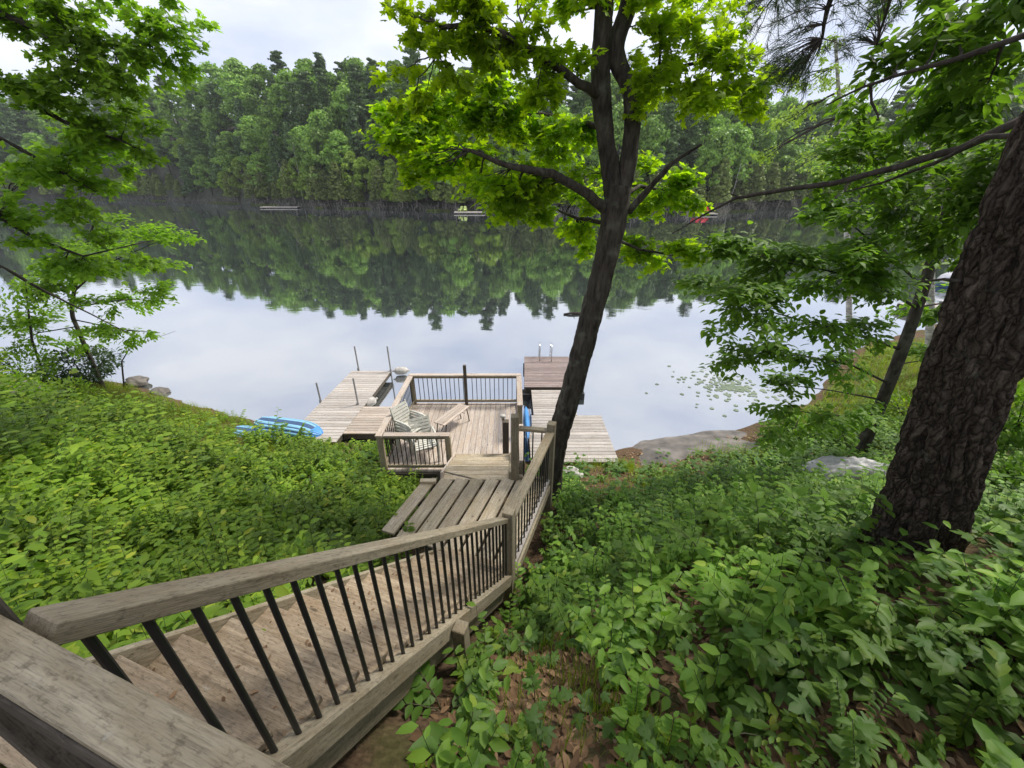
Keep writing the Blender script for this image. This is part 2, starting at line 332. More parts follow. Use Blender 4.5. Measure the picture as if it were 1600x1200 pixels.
def grid_mesh(name, xs, ys, zf):
    X, Y = np.meshgrid(xs, ys); Z = zf(X, Y); V = np.c_[X.ravel(), Y.ravel(), Z.ravel()]
    nx, ny = len(xs), len(ys); i = np.arange(nx-1)[None, :] + np.arange(ny-1)[:, None]*nx; i = i.ravel()
    return mesh_np(name, V, np.c_[i, i+1, i+1+nx, i+nx], True)
m, t, o = newmat('forest_floor'); L = t.links.new
ge = N(t, 'ShaderNodeNewGeometry')
n1 = N(t, 'ShaderNodeTexNoise', {'Scale': 1.1, 'Detail': 6}); n2 = N(t, 'ShaderNodeTexNoise', {'Scale': 22, 'Detail': 7, 'Roughness': .7}); n3 = N(t, 'ShaderNodeTexVoronoi', {'Scale': 16})
for n in (n1, n2, n3): L(ge.outputs['Position'], n.inputs[0])
ra = ramp(t, [(.3, (.045, .03, .018)), (.5, (.10, .065, .04)), (.72, (.20, .135, .085))], n2.outputs[0])
rb = ramp(t, [(.5, (0, 0, 0)), (.66, (.7, .7, .7))], n1.outputs[0])
mm = N(t, 'ShaderNodeMix', data_type='RGBA'); L(rb.outputs[0], mm.inputs[0]); L(ra.outputs[0], mm.inputs[6]); mm.inputs[7].default_value = (.07, .085, .025, 1)
b = N(t, 'ShaderNodeBsdfPrincipled', {'Roughness': .95, 'Specular IOR Level': .1}); L(mm.outputs[2], b.inputs['Base Color'])
bp = N(t, 'ShaderNodeBump', {'Strength': .8, 'Distance': .03}); L(n3.outputs[0], bp.inputs['Height']); L(bp.outputs[0], b.inputs['Normal']); L(b.outputs[0], o.inputs[0])
M['floor'] = m
g = obj('ground', grid_mesh('ground', np.linspace(-36, 42, 235), np.linspace(-8, 32, 135), ground), M['floor']); tag(g, kind='structure')
# water
m, t, o = newmat('lake_water'); L = t.links.new
ge = N(t, 'ShaderNodeNewGeometry'); mpn = N(t, 'ShaderNodeMapping', {'Scale': (.55, 1.3, 1)}); L(ge.outputs['Position'], mpn.inputs[0])
n1 = N(t, 'ShaderNodeTexNoise', {'Scale': 1.3, 'Detail': 4, 'Roughness': .55}); L(mpn.outputs[0], n1.inputs[0])
mp2 = N(t, 'ShaderNodeMapping', {'Scale': (.05, .12, 1)}); L(ge.outputs['Position'], mp2.inputs[0])
n2 = N(t, 'ShaderNodeTexNoise', {'Scale': 1, 'Detail': 3}); L(mp2.outputs[0], n2.inputs[0])
rr = ramp(t, [(.4, (.15,)*3), (.65, (1,)*3)], n2.outputs[0])
mul = N(t, 'ShaderNodeMath', operation='MULTIPLY'); L(n1.outputs[0], mul.inputs[0]); L(rr.outputs[0], mul.inputs[1])
bp = N(t, 'ShaderNodeBump', {'Strength': .10, 'Distance': .04}); L(mul.outputs[0], bp.inputs['Height'])
gl = N(t, 'ShaderNodeBsdfGlossy', {'Roughness': .015, 'Color': (.93, .95, .96, 1)}); L(bp.outputs[0], gl.inputs['Normal'])
df = N(t, 'ShaderNodeBsdfDiffuse', {'Color': (.05, .06, .06, 1)})
fr = N(t, 'ShaderNodeFresnel', {'IOR': 1.33}); mr = N(t, 'ShaderNodeMapRange', {1: .02, 2: .4, 3: .62, 4: .86}); L(fr.outputs[0], mr.inputs[0])
ms = N(t, 'ShaderNodeMixShader'); L(mr.outputs[0], ms.inputs[0]); L(df.outputs[0], ms.inputs[1]); L(gl.outputs[0], ms.inputs[2]); L(ms.outputs[0], o.inputs[0])
M['water'] = m
wv = []; wf = []
xs = np.linspace(-900, 900, 31); ys = np.linspace(-60, 900, 31)
wo = obj('lake_water', grid_mesh('lake_water', xs, ys, lambda x, y: np.zeros_like(x)), M['water']); tag(wo, kind='structure')
# far shore
AZ = np.array([-80, -60, -50, -43.5, -36, -30, -23.9, -15, -6.8, 5, 15, 23.9, 33.7, 40, 47, 56, 66, 80]); DD = np.array([420, 400, 375, 330, 250, 195, 160, 140, 126, 118, 117, 121, 172, 178, 165, 130, 95, 60.])
HS = np.array([1.3, 1.3, 1.4, 1.5, 1.5, 1.4, 1.27, 1.1, .95, .9, .75, .65, .7, .7, .65, .6, .45, .4])
OFF = np.array([-14, -5, 0, 1.5, 4, 10, 20, 35, 60, 120, 260]); OZ = np.array([-2.6, -1.2, -.1, .75, 1.6, 5.0, 11.5, 19.5, 26, 31, 34])
def shoreD(az): return np.interp(az, AZ, DD) + 1.6*np.sin(az*1.9) + 1.1*np.sin(az*4.7+1)
def far_z(az, off): 
    z = np.interp(off, OFF, OZ); return np.where(z > 1.6, 1.6 + (z-1.6)*np.interp(az, AZ, HS), z)
azs = np.linspace(-80, 80, 321); offs = np.array([-14, -5, 0, .7, 1.5, 2.5, 4, 7, 10, 15, 20, 27, 35, 47, 60, 85, 120, 180, 260])
A, O_ = np.meshgrid(azs, offs); Rr = shoreD(A) + O_
Z = far_z(A, O_) + .35*np.sin(A*9+O_)*np.clip(O_/5, 0, 1)
V = np.c_[(Rr*np.sin(np.radians(A))).ravel(), (Rr*np.cos(np.radians(A))).ravel(), Z.ravel()]
nx, ny = len(azs), len(offs); i = (np.arange(nx-1)[None, :] + np.arange(ny-1)[:, None]*nx).ravel()
hs = obj('far_hillside', mesh_np('far_hillside', V, np.c_[i, i+1, i+1+nx, i+nx], True), plain('far_floor', (.045, .05, .03), .95, 0, .35, 0, .5)); tag(hs, kind='structure')
def far_pos(az, off):
    r = float(shoreD(az)) + off; return Vector((r*math.sin(R_(az)), r*math.cos(R_(az)), float(far_z(az, off))))
#@@PART2
# ------------------------------------------------------------------ stairs, landing, platform
q = .88
U = Vector((.317, .948, 0)).normalized(); NL = Vector((-U.y, U.x, 0))       # down the stairs, to their left
C0 = Vector((-1.208*q, .632*q, 0))
def S(s, w_, z): p = C0 + U*s + NL*w_; return Vector((p.x, p.y, z))
def z_rail(s): return CAM_H - q - .855*s
def z_bot(s): return CAM_H - 2.159*q - .85*s
S_END = 3.67*q; Z_PLAT = 4.76; Z_LAND = 1.86; Z_DECK = 1.0; Z_LR = z_rail(S_END)
PW = .135
slope = Vector((U.x, U.y, -.853)).normalized(); sup = slope.cross(NL).normalized()
if sup.z < 0: sup = -sup
st = empty('wooden_staircase', S(S_END, .5, gz(*S(S_END, .5, 0).xy)), 'long weathered wooden staircase with black balusters down to the landing', 'staircase')
nT = 14; rise = (Z_PLAT-Z_LAND)/(nT+1); run = S_END/nT
for k in range(1, nT+1):
    s0 = (k-1)*run + .02; z = Z_PLAT - k*rise
    board('tread', S(s0+run*.5+.012, .03, z-.02), S(s0+run*.5+.012, .985, z-.02), run+.045, .04, M['tread'], st)
    rb = board('riser', S(s0-.004, .03, z+rise/2-.02), S(s0-.004, .985, z+rise/2-.02), rise-.044, .02, M['tread'], st, up=U)
board('stringer', S(-.02, 1.01, z_bot(-.02)-.07), S(S_END+.04, 1.01, z_bot(S_END+.04)-.07), .29, .045, M['rail'], st, up=NL)
board('stringer', S(.02, .055, z_bot(.02)-.31), S(S_END-.08, .055, z_bot(S_END-.08)-.31), .285, .045, M['rail'], st, up=NL)
board('bottom_rail', S(.05, -.015, z_bot(.05)-.075), S(S_END-PW/2, -.015, z_bot(S_END-PW/2)-.075), .095, .14, M['rail'], st, up=sup)
HR = board('handrail', S(0, .03, z_rail(0)-.03), S(S_END-PW/2, .03, z_rail(S_END-PW/2)-.03), .112, .055, M['rail'], st, up=sup)
nb = 31
for k in range(nb):
    s = .045 + k*.1178*q*.985
    if s > S_END-.11: break
    rod('baluster', S(s, 0, z_bot(s)-.02), S(s, 0, z_rail(s)-.045), .0125, M['black_metal'], HR, 10)
def post(parent, p, ztop, zbot, mat=None, wd=PW, name='post', yaw=None):
    b_ = board(name, (p[0], p[1], zbot), (p[0], p[1], ztop), wd, wd, mat or M['rail'], parent, up=yaw if yaw is not None else U, bev=.007)
    return b_
p = S(S_END, 0, 0); post(st, p, z_rail(S_END)+.13, gz(p.x, p.y)-.15)
p = S(1.62, -.125, 0); post(st, p, z_bot(1.62)+.005, gz(p.x, p.y)-.15, name='support_post', wd=.11)
p = S(1.5, 1.09, 0); post(st, p, z_bot(1.5)-.05, gz(p.x, p.y)-.15, name='support_post', wd=.1)
# platform at the top
pl = empty('entry_platform', S(-.7, -1, gz(0, -.3)), 'top wooden platform with a wide flat rail above the staircase', 'platform')
E = -NL
for k in range(11):
    s = -.07 - k*.146
    board('floor_board', S(s, 1.25, Z_PLAT-.02), S(s, -2.6, Z_PLAT-.02), .138, .038, M['tread'], pl)
RZ = CAM_H - q
board('rail_cap', S(-.058, .13, RZ-.02), S(-.058, -2.6, RZ-.02), .085*q+.015, .042, M['rail'], pl)
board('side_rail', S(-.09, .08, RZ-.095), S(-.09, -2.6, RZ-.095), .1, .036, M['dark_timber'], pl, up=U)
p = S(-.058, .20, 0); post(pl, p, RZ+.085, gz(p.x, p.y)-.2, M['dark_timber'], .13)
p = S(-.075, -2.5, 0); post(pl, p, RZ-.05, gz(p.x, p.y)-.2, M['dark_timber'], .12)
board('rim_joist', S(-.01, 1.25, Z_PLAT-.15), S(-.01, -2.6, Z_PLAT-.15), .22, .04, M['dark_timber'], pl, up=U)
for k in range(18):
    rod('baluster', S(-.09, -.15-k*.13, Z_PLAT), S(-.09, -.15-k*.13, RZ-.05), .0125, M['black_metal'], pl, 10)
for k in range(2):
    p = S(-1.4, 1.1-k*3.5, 0); post(pl, p, Z_PLAT-.04, gz(p.x, p.y)-.2, M['dark_timber'], .12, 'support_post')
# landing
PB = Vector((.66, 5.60, 0)); PA = Vector((.05, 5.69, 0)); P0 = S(S_END, 0, 0)
ld = empty('stair_landing', (P0.x-.6, P0.y+1, gz(-.5, 4.6)), 'plank landing of wide gapped boards at the foot of the staircase', 'landing')
UL = (PB - P0).normalized(); NLL = Vector((-UL.y, UL.x, 0))
for k in range(8):
    wv_ = .06 + k*.262 + .118
    a = P0 + UL*(-.02 if k < 4 else .12) + NLL*wv_
    fy = 5.66 - (.10 if k == 7 else 0); tt = (fy - a.y)/UL.y; e = a + UL*tt
    zz = Z_LAND - .02 + (.03 if k == 7 else random.uniform(-.004, .004))
    board('plank', (a.x, a.y, zz), (e.x, e.y, zz), .222, .042, M['landing'], ld)
e7 = P0 + UL*.12 + NLL*(.06+7*.262+.118); e7 = e7 + UL*((5.56-e7.y)/UL.y)
board('cleat', (e7.x-.14, e7.y-.03, Z_LAND+.055), (e7.x+.14, e7.y-.03, Z_LAND+.055), .09, .06, M['landing'], ld)
for dd in (.25, 1.0, 1.75):
    a = P0 + UL*dd - NLL*.02; e = a + NLL*2.08
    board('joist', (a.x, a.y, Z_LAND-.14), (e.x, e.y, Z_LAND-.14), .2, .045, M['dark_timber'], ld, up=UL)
a = P0 - NLL*.03 + UL*.08; e = PB - NLL*.03
board('side_beam', (a.x, a.y, Z_LAND-.10), (e.x, e.y, Z_LAND-.10), .16, .045, M['rail'], ld, up=NLL)
rl = board('handrail', (P0 + UL*(PW/2)).to_tuple()[:2] + (Z_LR-.03,), (PB - UL*(PW/2)).to_tuple()[:2] + (Z_LR-.03,), .14, .055, M['rail'], ld)
board('bottom_rail', (P0 + UL*(PW/2)).to_tuple()[:2] + (Z_LAND+.06,), (PB - UL*(PW/2)).to_tuple()[:2] + (Z_LAND+.06,), .07, .07, M['dock'], ld)
ln = (PB-P0).length; nbl = 15
for k in range(nbl):
    p = P0 + UL*(PW/2 + (ln-PW)*(k+.5)/nbl); rod('baluster', (p.x, p.y, Z_LAND+.08), (p.x, p.y, Z_LR-.04), .0125, M['black_metal'], rl)
post(ld, PB, Z_LR+.13, gz(PB.x, PB.y)-.15); post(ld, PA, Z_LR+.22, gz(PA.x, PA.y)-.15, yaw=Vector((0, 1, 0)))
AB = (PB-PA).normalized()
board('handrail', (PA + AB*.07).to_tuple()[:2] + (Z_LR-.03,), (PB - AB*.07).to_tuple()[:2] + (Z_LR-.03,), .10, .055, M['rail'], ld)
for k in range(3):
    p = PA + AB*(.15*k+.16); rod('baluster', (p.x, p.y, Z_LAND+.05), (p.x, p.y, Z_LR-.04), .0125, M['black_metal'], ld)
board('bottom_rail', (PA + AB*.07).to_tuple()[:2] + (Z_LAND+.04,), (PB - AB*.07).to_tuple()[:2] + (Z_LAND+.04,), .08, .05, M['rail'], ld)
p = P0 + NLL*2.0 + UL*.4; post(ld, p, Z_LAND-.05, gz(p.x, p.y)-.15, M['dark_timber'], .12, 'support_post')
p = P0 + NLL*2.0 + UL*1.5; post(ld, p, Z_LAND-.05, gz(p.x, p.y)-.15, M['dark_timber'], .12, 'support_post')
# steps from the landing to the deck
sp = empty('deck_steps', (-.66, 6.5, gz(-.66, 6.5)), 'short flight of broad plank steps joining landing and deck', 'steps')
NS = 4; SR = (Z_LAND-Z_DECK)/NS; SL = (7.3-5.68)/NS
for k in range(NS):
    z = Z_LAND - SR*k*1.0 - .012 - (.03 if k == 0 else 0); y0 = 5.69 + SL*k
    for j in range(3):
        yy = y0 + SL/6*(2*j+1)
        board('tread', (-1.26, yy, z-.02), (-.06, yy, z-.02), SL/3-.005, .04, M['landing'], sp)
for x in (-1.285, -.035):
    board('stringer', (x, 5.72, Z_LAND-.02), (x, 7.36, Z_DECK+.08), .2, .045, M['deck'] if x < -1 else M['rail'], sp, up=(1, 0, 0))
# ------------------------------------------------------------------ lower deck
DX0, DX1, DY0, DY1 = -2.86, .24, 6.95, 10.02
dk = empty('waterside_deck', ((DX0+DX1)/2, 8.5, gz(-1.3, 8.4)), 'square weathered deck with railing over the water edge', 'deck')
nbd = 22; bw = (DX1-DX0)/nbd
for k in range(nbd):
    x = DX0 + bw*(k+.5); y0 = DY0 if x < -.05 else 6.0
    board('deck_board', (x, y0, Z_DECK-.02), (x, DY1, Z_DECK-.02), bw-.008, .04, M['deck'], dk)
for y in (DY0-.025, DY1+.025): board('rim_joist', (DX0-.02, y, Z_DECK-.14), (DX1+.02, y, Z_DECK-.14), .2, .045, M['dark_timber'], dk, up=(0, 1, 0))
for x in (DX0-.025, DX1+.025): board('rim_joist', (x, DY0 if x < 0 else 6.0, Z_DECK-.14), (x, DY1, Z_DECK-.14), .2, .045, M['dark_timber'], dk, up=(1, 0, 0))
RT = Z_DECK + .93
def drail(p0, p1, posts=(), nbal=10, capw=.14, ext=(0, 0), lower=True):
    p0, p1 = Vector(p0), Vector(p1); d = (p1-p0).normalized(); ln = (p1-p0).length
    a, e = p0 - d*ext[0], p1 + d*ext[1]
    cap = board('rail_cap', (a.x, a.y, RT-.02), (e.x, e.y, RT-.02), capw, .045, M['deck'], dk)
    board('top_rail', (p0.x, p0.y, RT-.08), (p1.x, p1.y, RT-.08), .07, .04, M['rail'], cap, up=d.cross(Vector((0, 0, 1))))
    if lower: board('bottom_rail', (p0.x, p0.y, Z_DECK+.10), (p1.x, p1.y, Z_DECK+.10), .05, .07, M['rail'], cap)
    for k in range(nbal):
        p = p0 + d*ln*(k+.5)/nbal
        if any((p-Vector((*z_, 0))).length < .06 for z_ in posts): continue
        rod('baluster', (p.x, p.y, Z_DECK+.10), (p.x, p.y, RT-.06), .011, M['black_metal'], cap, 6)
ix0, ix1, iy0, iy1 = DX0+.06, DX1-.05, DY0+.05, DY1-.06
midx = at_y(728, 600, iy1).x
drail((ix0, iy1, 0), (ix1, iy1, 0), [(midx, iy1)], 24, ext=(.06, .06))
drail((ix0, iy0, 0), (ix0, iy1-.08, 0), [], 24, ext=(.07, -.02))
drail((ix0+.08, iy0, 0), (-1.36, iy0, 0), [], 14, ext=(-.015, .05))
drail((ix1, 8.3, 0), (ix1, iy1-.08, 0), [], 13, ext=(.07, -.02))
drail((ix1, 6.15, 0), (ix1, 7.35, 0), [], 8, ext=(.05, .05), capw=.1)
Yv = Vector((0, 1, 0))
for (x, y, zt, mt) in [(ix0, iy1, RT-.045, 'rail'), (ix1, iy1, RT-.045, 'rail'), (ix0, iy0, RT-.045, 'rail'), (-1.36, iy0, RT-.045, 'rail'), (ix1, 8.3, RT-.045, 'rail'), (ix1, 7.35, RT-.045, 'rail'), (ix1, 6.15, RT-.045, 'rail')]:
    post(dk, (x, y), zt, min(gz(x, y), -.2)-.2 if y > 9 else gz(x, y)-.2, M[mt], .115, yaw=Yv)
post(dk, (midx, iy1-.09), RT+.32, Z_DECK-.2, M['dark_timber'], .085, yaw=Yv, name='tall_post')
pp = at_z(797, 720, Z_DECK); post(dk, (-.14, 7.42), Z_DECK+1.0, Z_DECK-.3, M['dark_timber'], .14, yaw=Yv, name='gate_post')
mb = MB(); mb.tube([(0, 0, 0), (0, 0, .06), (0, 0, .09), (0, 0, .13)], [.03, .035, .07, .05], 10); mb.build('post_knob', M['fender'], dk, Matrix.Translation((-.2, 7.46, Z_DECK+.995)), True)  # plain knob capping the gate post, not a light
# ------------------------------------------------------------------ bench and chairs on the deck
ba, bb, bc = at_z(677, 660, 1.45), at_z(695, 665.5, 1.45), at_z(734, 635.2, 1.45)
bu = (bc-bb).normalized(); bn = Vector((-bu.y, bu.x, 0)); bl_ = (bc-bb).length
be = empty('slat_bench', (bb + (bc-bb)*.5 + bn*.15).to_tuple()[:2] + (Z_DECK,), 'low slatted wooden bench with folding metal legs on the deck', 'bench')
for k in range(4):
    a = bb + bn*(.045+k*.083); e = a + bu*bl_; board('slat', (a.x, a.y, 1.45), (e.x, e.y, 1.45), .074, .028, M['deck'], be)
for f in (.1, .9):
    for sd in (.03, .30):
        a = bb + bu*bl_*f + bn*sd; foot = a + bu*(-.10 if f < .5 else .10)
        rod('leg', (foot.x, foot.y, Z_DECK), (a.x, a.y, 1.44), .014, M['black_metal'], be)
    a = bb + bu*bl_*f + bn*.03; e = a + bn*.27; board('cross_brace', (a.x, a.y, 1.425), (e.x, e.y, 1.425), .03, .022, M['dark_timber'], be)
    a = bb + bu*bl_*(f + (.15 if f < .5 else -.15)) + bn*.16; e = bb + bu*(bl_*f + (-.06 if f < .5 else .06)) + bn*.16
    rod('brace', (e.x, e.y, Z_DECK+.22), (a.x, a.y, 1.43), .009, M['black_metal'], be)
def chair_meshes():
    seat = MB(); back = MB(); arm = MB()
    for k in range(6): seat.box((0, -.2+k*.078, .42 - abs(k-2)*.004), (.46, .058, .018))
    for sx in (-.235, .235): seat.box((sx, 0, .415), (.03, .48, .04))
    ang = R_(-18); Rm = Matrix.Rotation(ang, 3, 'X')
    for k in range(6):
        back.box(Vector((0, .23, .44)) + Rm @ Vector((0, 0, .06+k*.075)), (.44, .016, .055), Rm)
    for sx in (-.225, .225): back.box(Vector((sx, .23, .42)) + Rm @ Vector((0, 0, .25)), (.03, .028, .52), Rm)
    arm.tube([(0, -.22, .60), (0, -.1, .63), (0, .1, .63), (0, .29, .62)], [.024, .03, .03, .024], 6)
    legf = MB(); legf.tube([(0, -.26, 0), (0, -.22, .6)], [.022, .028], 6)
    legr = MB(); legr.tube([(0, .30, 0), (0, .23, .45)], [.022, .028], 6)
    return seat.mesh('seat'), back.mesh('backrest'), arm.mesh('armrest', True), legf.mesh('front_leg'), legr.mesh('rear_leg')
CH = None
def chair(name, loc, rz, label, mat, tilt=0, group=None, sc_=1):
    global CH
    key = mat.name
    if CH is None: CH = {}
    if key not in CH:
        CH[key] = chair_meshes()
        for me in CH[key]: me.materials.append(mat)
    seat, back, arm, lf, lr = CH[key]
    r = empty(name, loc, label, 'chair', group)
    mw = Matrix.Translation(Vector(loc)) @ Matrix.Rotation(rz, 4, 'Z') @ Matrix.Rotation(tilt, 4, 'X') @ Matrix.Scale(sc_, 4)
    obj('seat', seat, mat, r, mw); obj('backrest', back, mat, r, mw)
    for sx in (-.26, .26):
        tm = mw @ Matrix.Translation((sx, 0, 0))
        obj('armrest', arm, mat, r, tm); obj('leg', lf, mat, r, tm); obj('leg', lr, mat, r, tm)
    return r
cb = Vector((-2.27, 7.72, Z_DECK))
lb = ['pale resin slatted chair resting on the deck, lowest of the stack', 'pale resin slatted chair second up in the stack on the deck', 'pale resin slatted chair third up in the stack on the deck', 'pale resin slatted chair on top of the stack on the deck']
for k in range(4):
    chair('garden_chair', cb + Vector((-.012*k, .012*k, .075*k)), R_(58), lb[k], M['resin'], 0, 'chairs stacked on the deck')
chair('garden_chair', Vector((-1.98, 7.42, Z_DECK)), R_(25), 'single pale resin chair beside the stack, close to the near rail', M['resin'])
# ------------------------------------------------------------------ docks
def dock(name, label, x0, x1, y0, y1, z, bw, mat, skew=0, frame=.16, beam='dark_timber'):
    r = empty(name, ((x0+x1)/2, (y0+y1)/2, 0), label, 'dock')
    n = max(2, round((y1-y0)/bw)); s = (y1-y0)/n
    for k in range(n):
        y = y0 + s*(k+.5); dx = skew*(y-y0); j = random.uniform(-.012, .012)
        board('board', (x0+dx, y, z-.018 + random.uniform(-.003, .003)), (x1+dx, y, z-.018), s-.012, .036, mat, r, L=round(x1-x0, 3))
    for x in (x0+.05, x1-.05):
        board('beam', (x, y0+.01, z-.036-frame/2), (x+skew*(y1-y0), y1-.01, z-.036-frame/2), frame, .05, M[beam], r, up=(1, 0, 0))
    for y in (y0+.04, y1-.04):
        dx = skew*(y-y0); board('beam', (x0+.08+dx, y, z-.036-frame/2), (x1-.08+dx, y, z-.036-frame/2), frame, .05, M[beam], r, up=(0, 1, 0))
    return r
ZD = .34
d1 = dock('pipe_dock', 'long narrow pale plank dock standing on metal pipes', -6.3, -4.82, 9.0, 13.68, ZD, .155, M['dock'], .05)
for (bx, by, tx, ty) in [(560, 577, 555, 541), (610.5, 580, 605.5, 541), (501, 627.5, 495, 598), (559, 632, 553.7, 591)]:
    b_ = at_z(bx, by, ZD); tp = at_y(tx, ty, b_.y); zt = tp.z
    pp_ = rod('pipe', (b_.x, b_.y, -2.0), (tp.x*.3+b_.x*.7, b_.y, zt), .028, M['galv'], d1)
    rod('pipe_collar', (b_.x, b_.y, ZD-.1), (b_.x, b_.y, ZD+.05), .045, M['galv'], d1)
d2 = dock('side_dock', 'low grey plank float between the pipe dock and the deck', -4.83, -3.1, 9.45, 11.0, ZD-.02, .14, M['deck'], 0)
for x, y in ((-4.6, 9.8), (-3.4, 9.8), (-4.6, 10.7), (-3.4, 10.7)):
    mb = MB(); mb.tube([(x, y, -.25), (x, y, .12)], [.22, .22], 14); mb.build('float_drum', M['black'], d2)
def fender(p, axis, ln, r, label):
    mb = MB(); ax = Vector(axis).normalized(); pts = []; rad = []
    for k in range(9):
        t_ = -1+k/4; pts.append(ax*(ln/2*t_)); rad.append(r*math.sqrt(max(.04, 1-abs(t_)**4)))
    pts = [ax*(-ln/2-.05)] + pts + [ax*(ln/2+.05)]; rad = [r*.25]+rad+[r*.25]
    rt = empty('dock_fender', p, label, 'fender', None)
    mb.tube(pts, rad, 14); mb.build('bumper', M['fender'], rt, Matrix.Translation(p), True)
    mb = MB(); mb.tube([(0, 0, 0), (-.02, .0, r*1.4)], [.012, .012], 5); mb.build('rope', M['white'], rt, Matrix.Translation(Vector(p)+ax*(-ln/2)))
fp = at_z(626, 580, .16); fender(fp + Vector((.02, 0, .02)), (1, .1, 0), .55, .15, 'grey dock fender afloat off the outer corner of the pipe dock')
fp = at_z(577, 629, .2); fender(fp, (.75, .6, .25), .5, .15, 'pale dock fender lying where the pipe dock meets the low float')
ds = dock('shore_dock', 'wide plank dock section resting on the shore by the maple', .48, 2.72, 8.12, 10.42, ZD, .15, M['dock'], .0)
dw = dock('walkway_dock', 'narrow plank walkway leading out to the swim raft', .66, 2.0, 10.44, 12.1, ZD, .13, M['dock'])
dr = dock('swim_raft', 'dark reddish plank swim raft with a bathing ladder', .42, 2.2, 12.13, 14.85, ZD+.1, .13, M['raft'], .03, .22)
for x, y in ((.55, 12.2), (2.25, 12.25), (.7, 14.5), (2.2, 14.5)):
    mb = MB(); mb.box((x, y, .02), (.5, .4, .38)); mb.build('float', M['black'], dr)
for x, y in ((.8, 10.8), (1.85, 10.8), (.8, 11.8), (1.85, 11.8)):
    mb = MB(); mb.tube([(x, y, -.25), (x, y, .12)], [.2, .2], 12); mb.build('float_drum', M['black'], dw)
la = at_z(843, 562, ZD+.1); lc = at_z(861, 563, ZD+.1)
for p in (la, lc):
    mb = MB(); y0 = p.y
    mb.tube([(p.x, y0-.12, ZD+.1), (p.x, y0-.12, ZD+.62), (p.x, y0-.05, ZD+.74), (p.x, y0+.12, ZD+.78), (p.x, y0+.28, ZD+.7), (p.x, 14.93, ZD+.5), (p.x, 14.95, -.9)], [.02]*7, 8)
    LR_ = mb.build('ladder_rail', M['chrome'], dr, None, True)
for z in (.2, -.1, -.4): rod('ladder_rung', (la.x, 14.95, z), (lc.x, 14.95, z), .018, M['chrome'], LR_)
# ------------------------------------------------------------------ boats
def ribbed_hull(name, p, rz, ln, wd, ht, label, tilt=0):
    r = empty(name, p, label, 'boat', 'small blue boats on the bank')
    mw = Matrix.Translation(p) @ Matrix.Rotation(rz, 4, 'Z') @ Matrix.Rotation(tilt, 4, 'X')
    nS, nC = 25, 61; Vv = []
    for i in range(nS):
        x = -1+2*i/(nS-1); tap = (1-max(0, x)**4*.75)*(1-max(0, -x)**8*.35)
        for j in range(nC):
            a = math.pi*j/(nC-1); c, s_ = math.cos(a), math.sin(a)
            yy = math.copysign(abs(c)**.6, c)*wd/2*tap; zz = (s_**.55)*ht*(1-max(0, x)**3*.55)
            rb_ = .014*math.cos(j/(nC-1)*2*math.pi*7)
            Vv.append((x*ln/2, yy*(1+rb_), zz+rb_*.8))
    F = {0: [], 1: [], 2: []}
    for i in range(nS-1):
        for j in range(nC-1):
            ph = math.cos((j+.5)/(nC-1)*2*math.pi*7)
            k = 1 if ph > -.25 else 2
            if i > nS-5: k = 0
            F[k].append((i*nC+j, i*nC+j+1, (i+1)*nC+j+1, (i+1)*nC+j))
    for k, nm, mt in ((0, 'bow', 'blue'), (1, 'stripe', 'paleblue'), (2, 'groove', 'navy')):
        used = sorted({v for f in F[k] for v in f}); ix = {v: n_ for n_, v in enumerate(used)}
        me = bpy.data.meshes.new(nm); me.from_pydata([Vv[v] for v in used], [], [tuple(ix[v] for v in f) for f in F[k]]); me.update()
        obj(nm, me, M[mt], r, mw)
    for sx in (0, nS-1):
        me = bpy.data.meshes.new('end_cap'); me.from_pydata([Vv[sx*nC+j] for j in range(nC)], [], [tuple(range(nC))]); me.update()
        obj('end_cap', me, M['blue'], r, mw)
    mb = MB(); mb.box((0, 0, .012), (ln*.98, wd*.98, .03)); mb.build('gunwale', M['white'], r, mw)
    return r
h1 = at_z(452, 668, .45); ribbed_hull('striped_boat', Vector((h1.x, h1.y, .18)), R_(-12), 2.0, .8, .42, 'larger blue and white ribbed boat hull turned over beside the pipe dock', R_(-8))
h2 = at_z(415, 680, .4); ribbed_hull('striped_boat', Vector((h2.x-.15, h2.y+.08, .2)), R_(-14), 1.8, .55, .26, 'smaller blue and white ribbed hull half hidden in the leaves')
k0 = at_z(827, 690, .5); k1 = at_z(827, 637, .5)
mb = MB(); pts = []; rad = []
kr = empty('blue_kayak', (.36, (k0.y+k1.y)/2, ZD), 'slim bright blue kayak on its side between deck and walkway', 'kayak')
nS = 19; ln = k1.y-k0.y+.2; V_ = []; F_ = []
for i in range(nS):
    x = -1+2*i/(nS-1); wv_ = max(.02, (1-abs(x)**2.4))**.7
    for j in range(12):
        a = 2*math.pi*j/12; V_.append((.10*wv_*math.cos(a), x*ln/2*.85, .20*wv_*math.sin(a)+.05*x*x))
for i in range(nS-1):
    for j in range(12): F_.append((i*12+j, i*12+(j+1) % 12, (i+1)*12+(j+1) % 12, (i+1)*12+j))
F_.append(tuple(range(12))); F_.append(tuple((nS-1)*12+j for j in range(11, -1, -1)))
me = bpy.data.meshes.new('hull'); me.from_pydata(V_, [], F_); me.update(); me.polygons.foreach_set('use_smooth', np.ones(len(me.polygons), dtype=bool))
KM = Matrix.Translation((.42, (k0.y+k1.y)/2, ZD+.17)); KH = obj('hull', me, M['blue'], kr, KM)
mb = MB(); mb.tube([(.105, -.28, 0), (.125, -.2, .12), (.13, .1, .14), (.125, .3, .1), (.105, .36, 0), (.125, .2, -.1), (.13, 0, -.12), (.12, -.2, -.1), (.105, -.28, 0)], [.018]*9, 6); mb.build('cockpit_rim', M['navy'], KH, KM, True)
rod('deck_line', (.52, (k0.y+k1.y)/2-.8, ZD+.35), (.52, (k0.y+k1.y)/2+.8, ZD+.35), .008, M['black_metal'], kr)
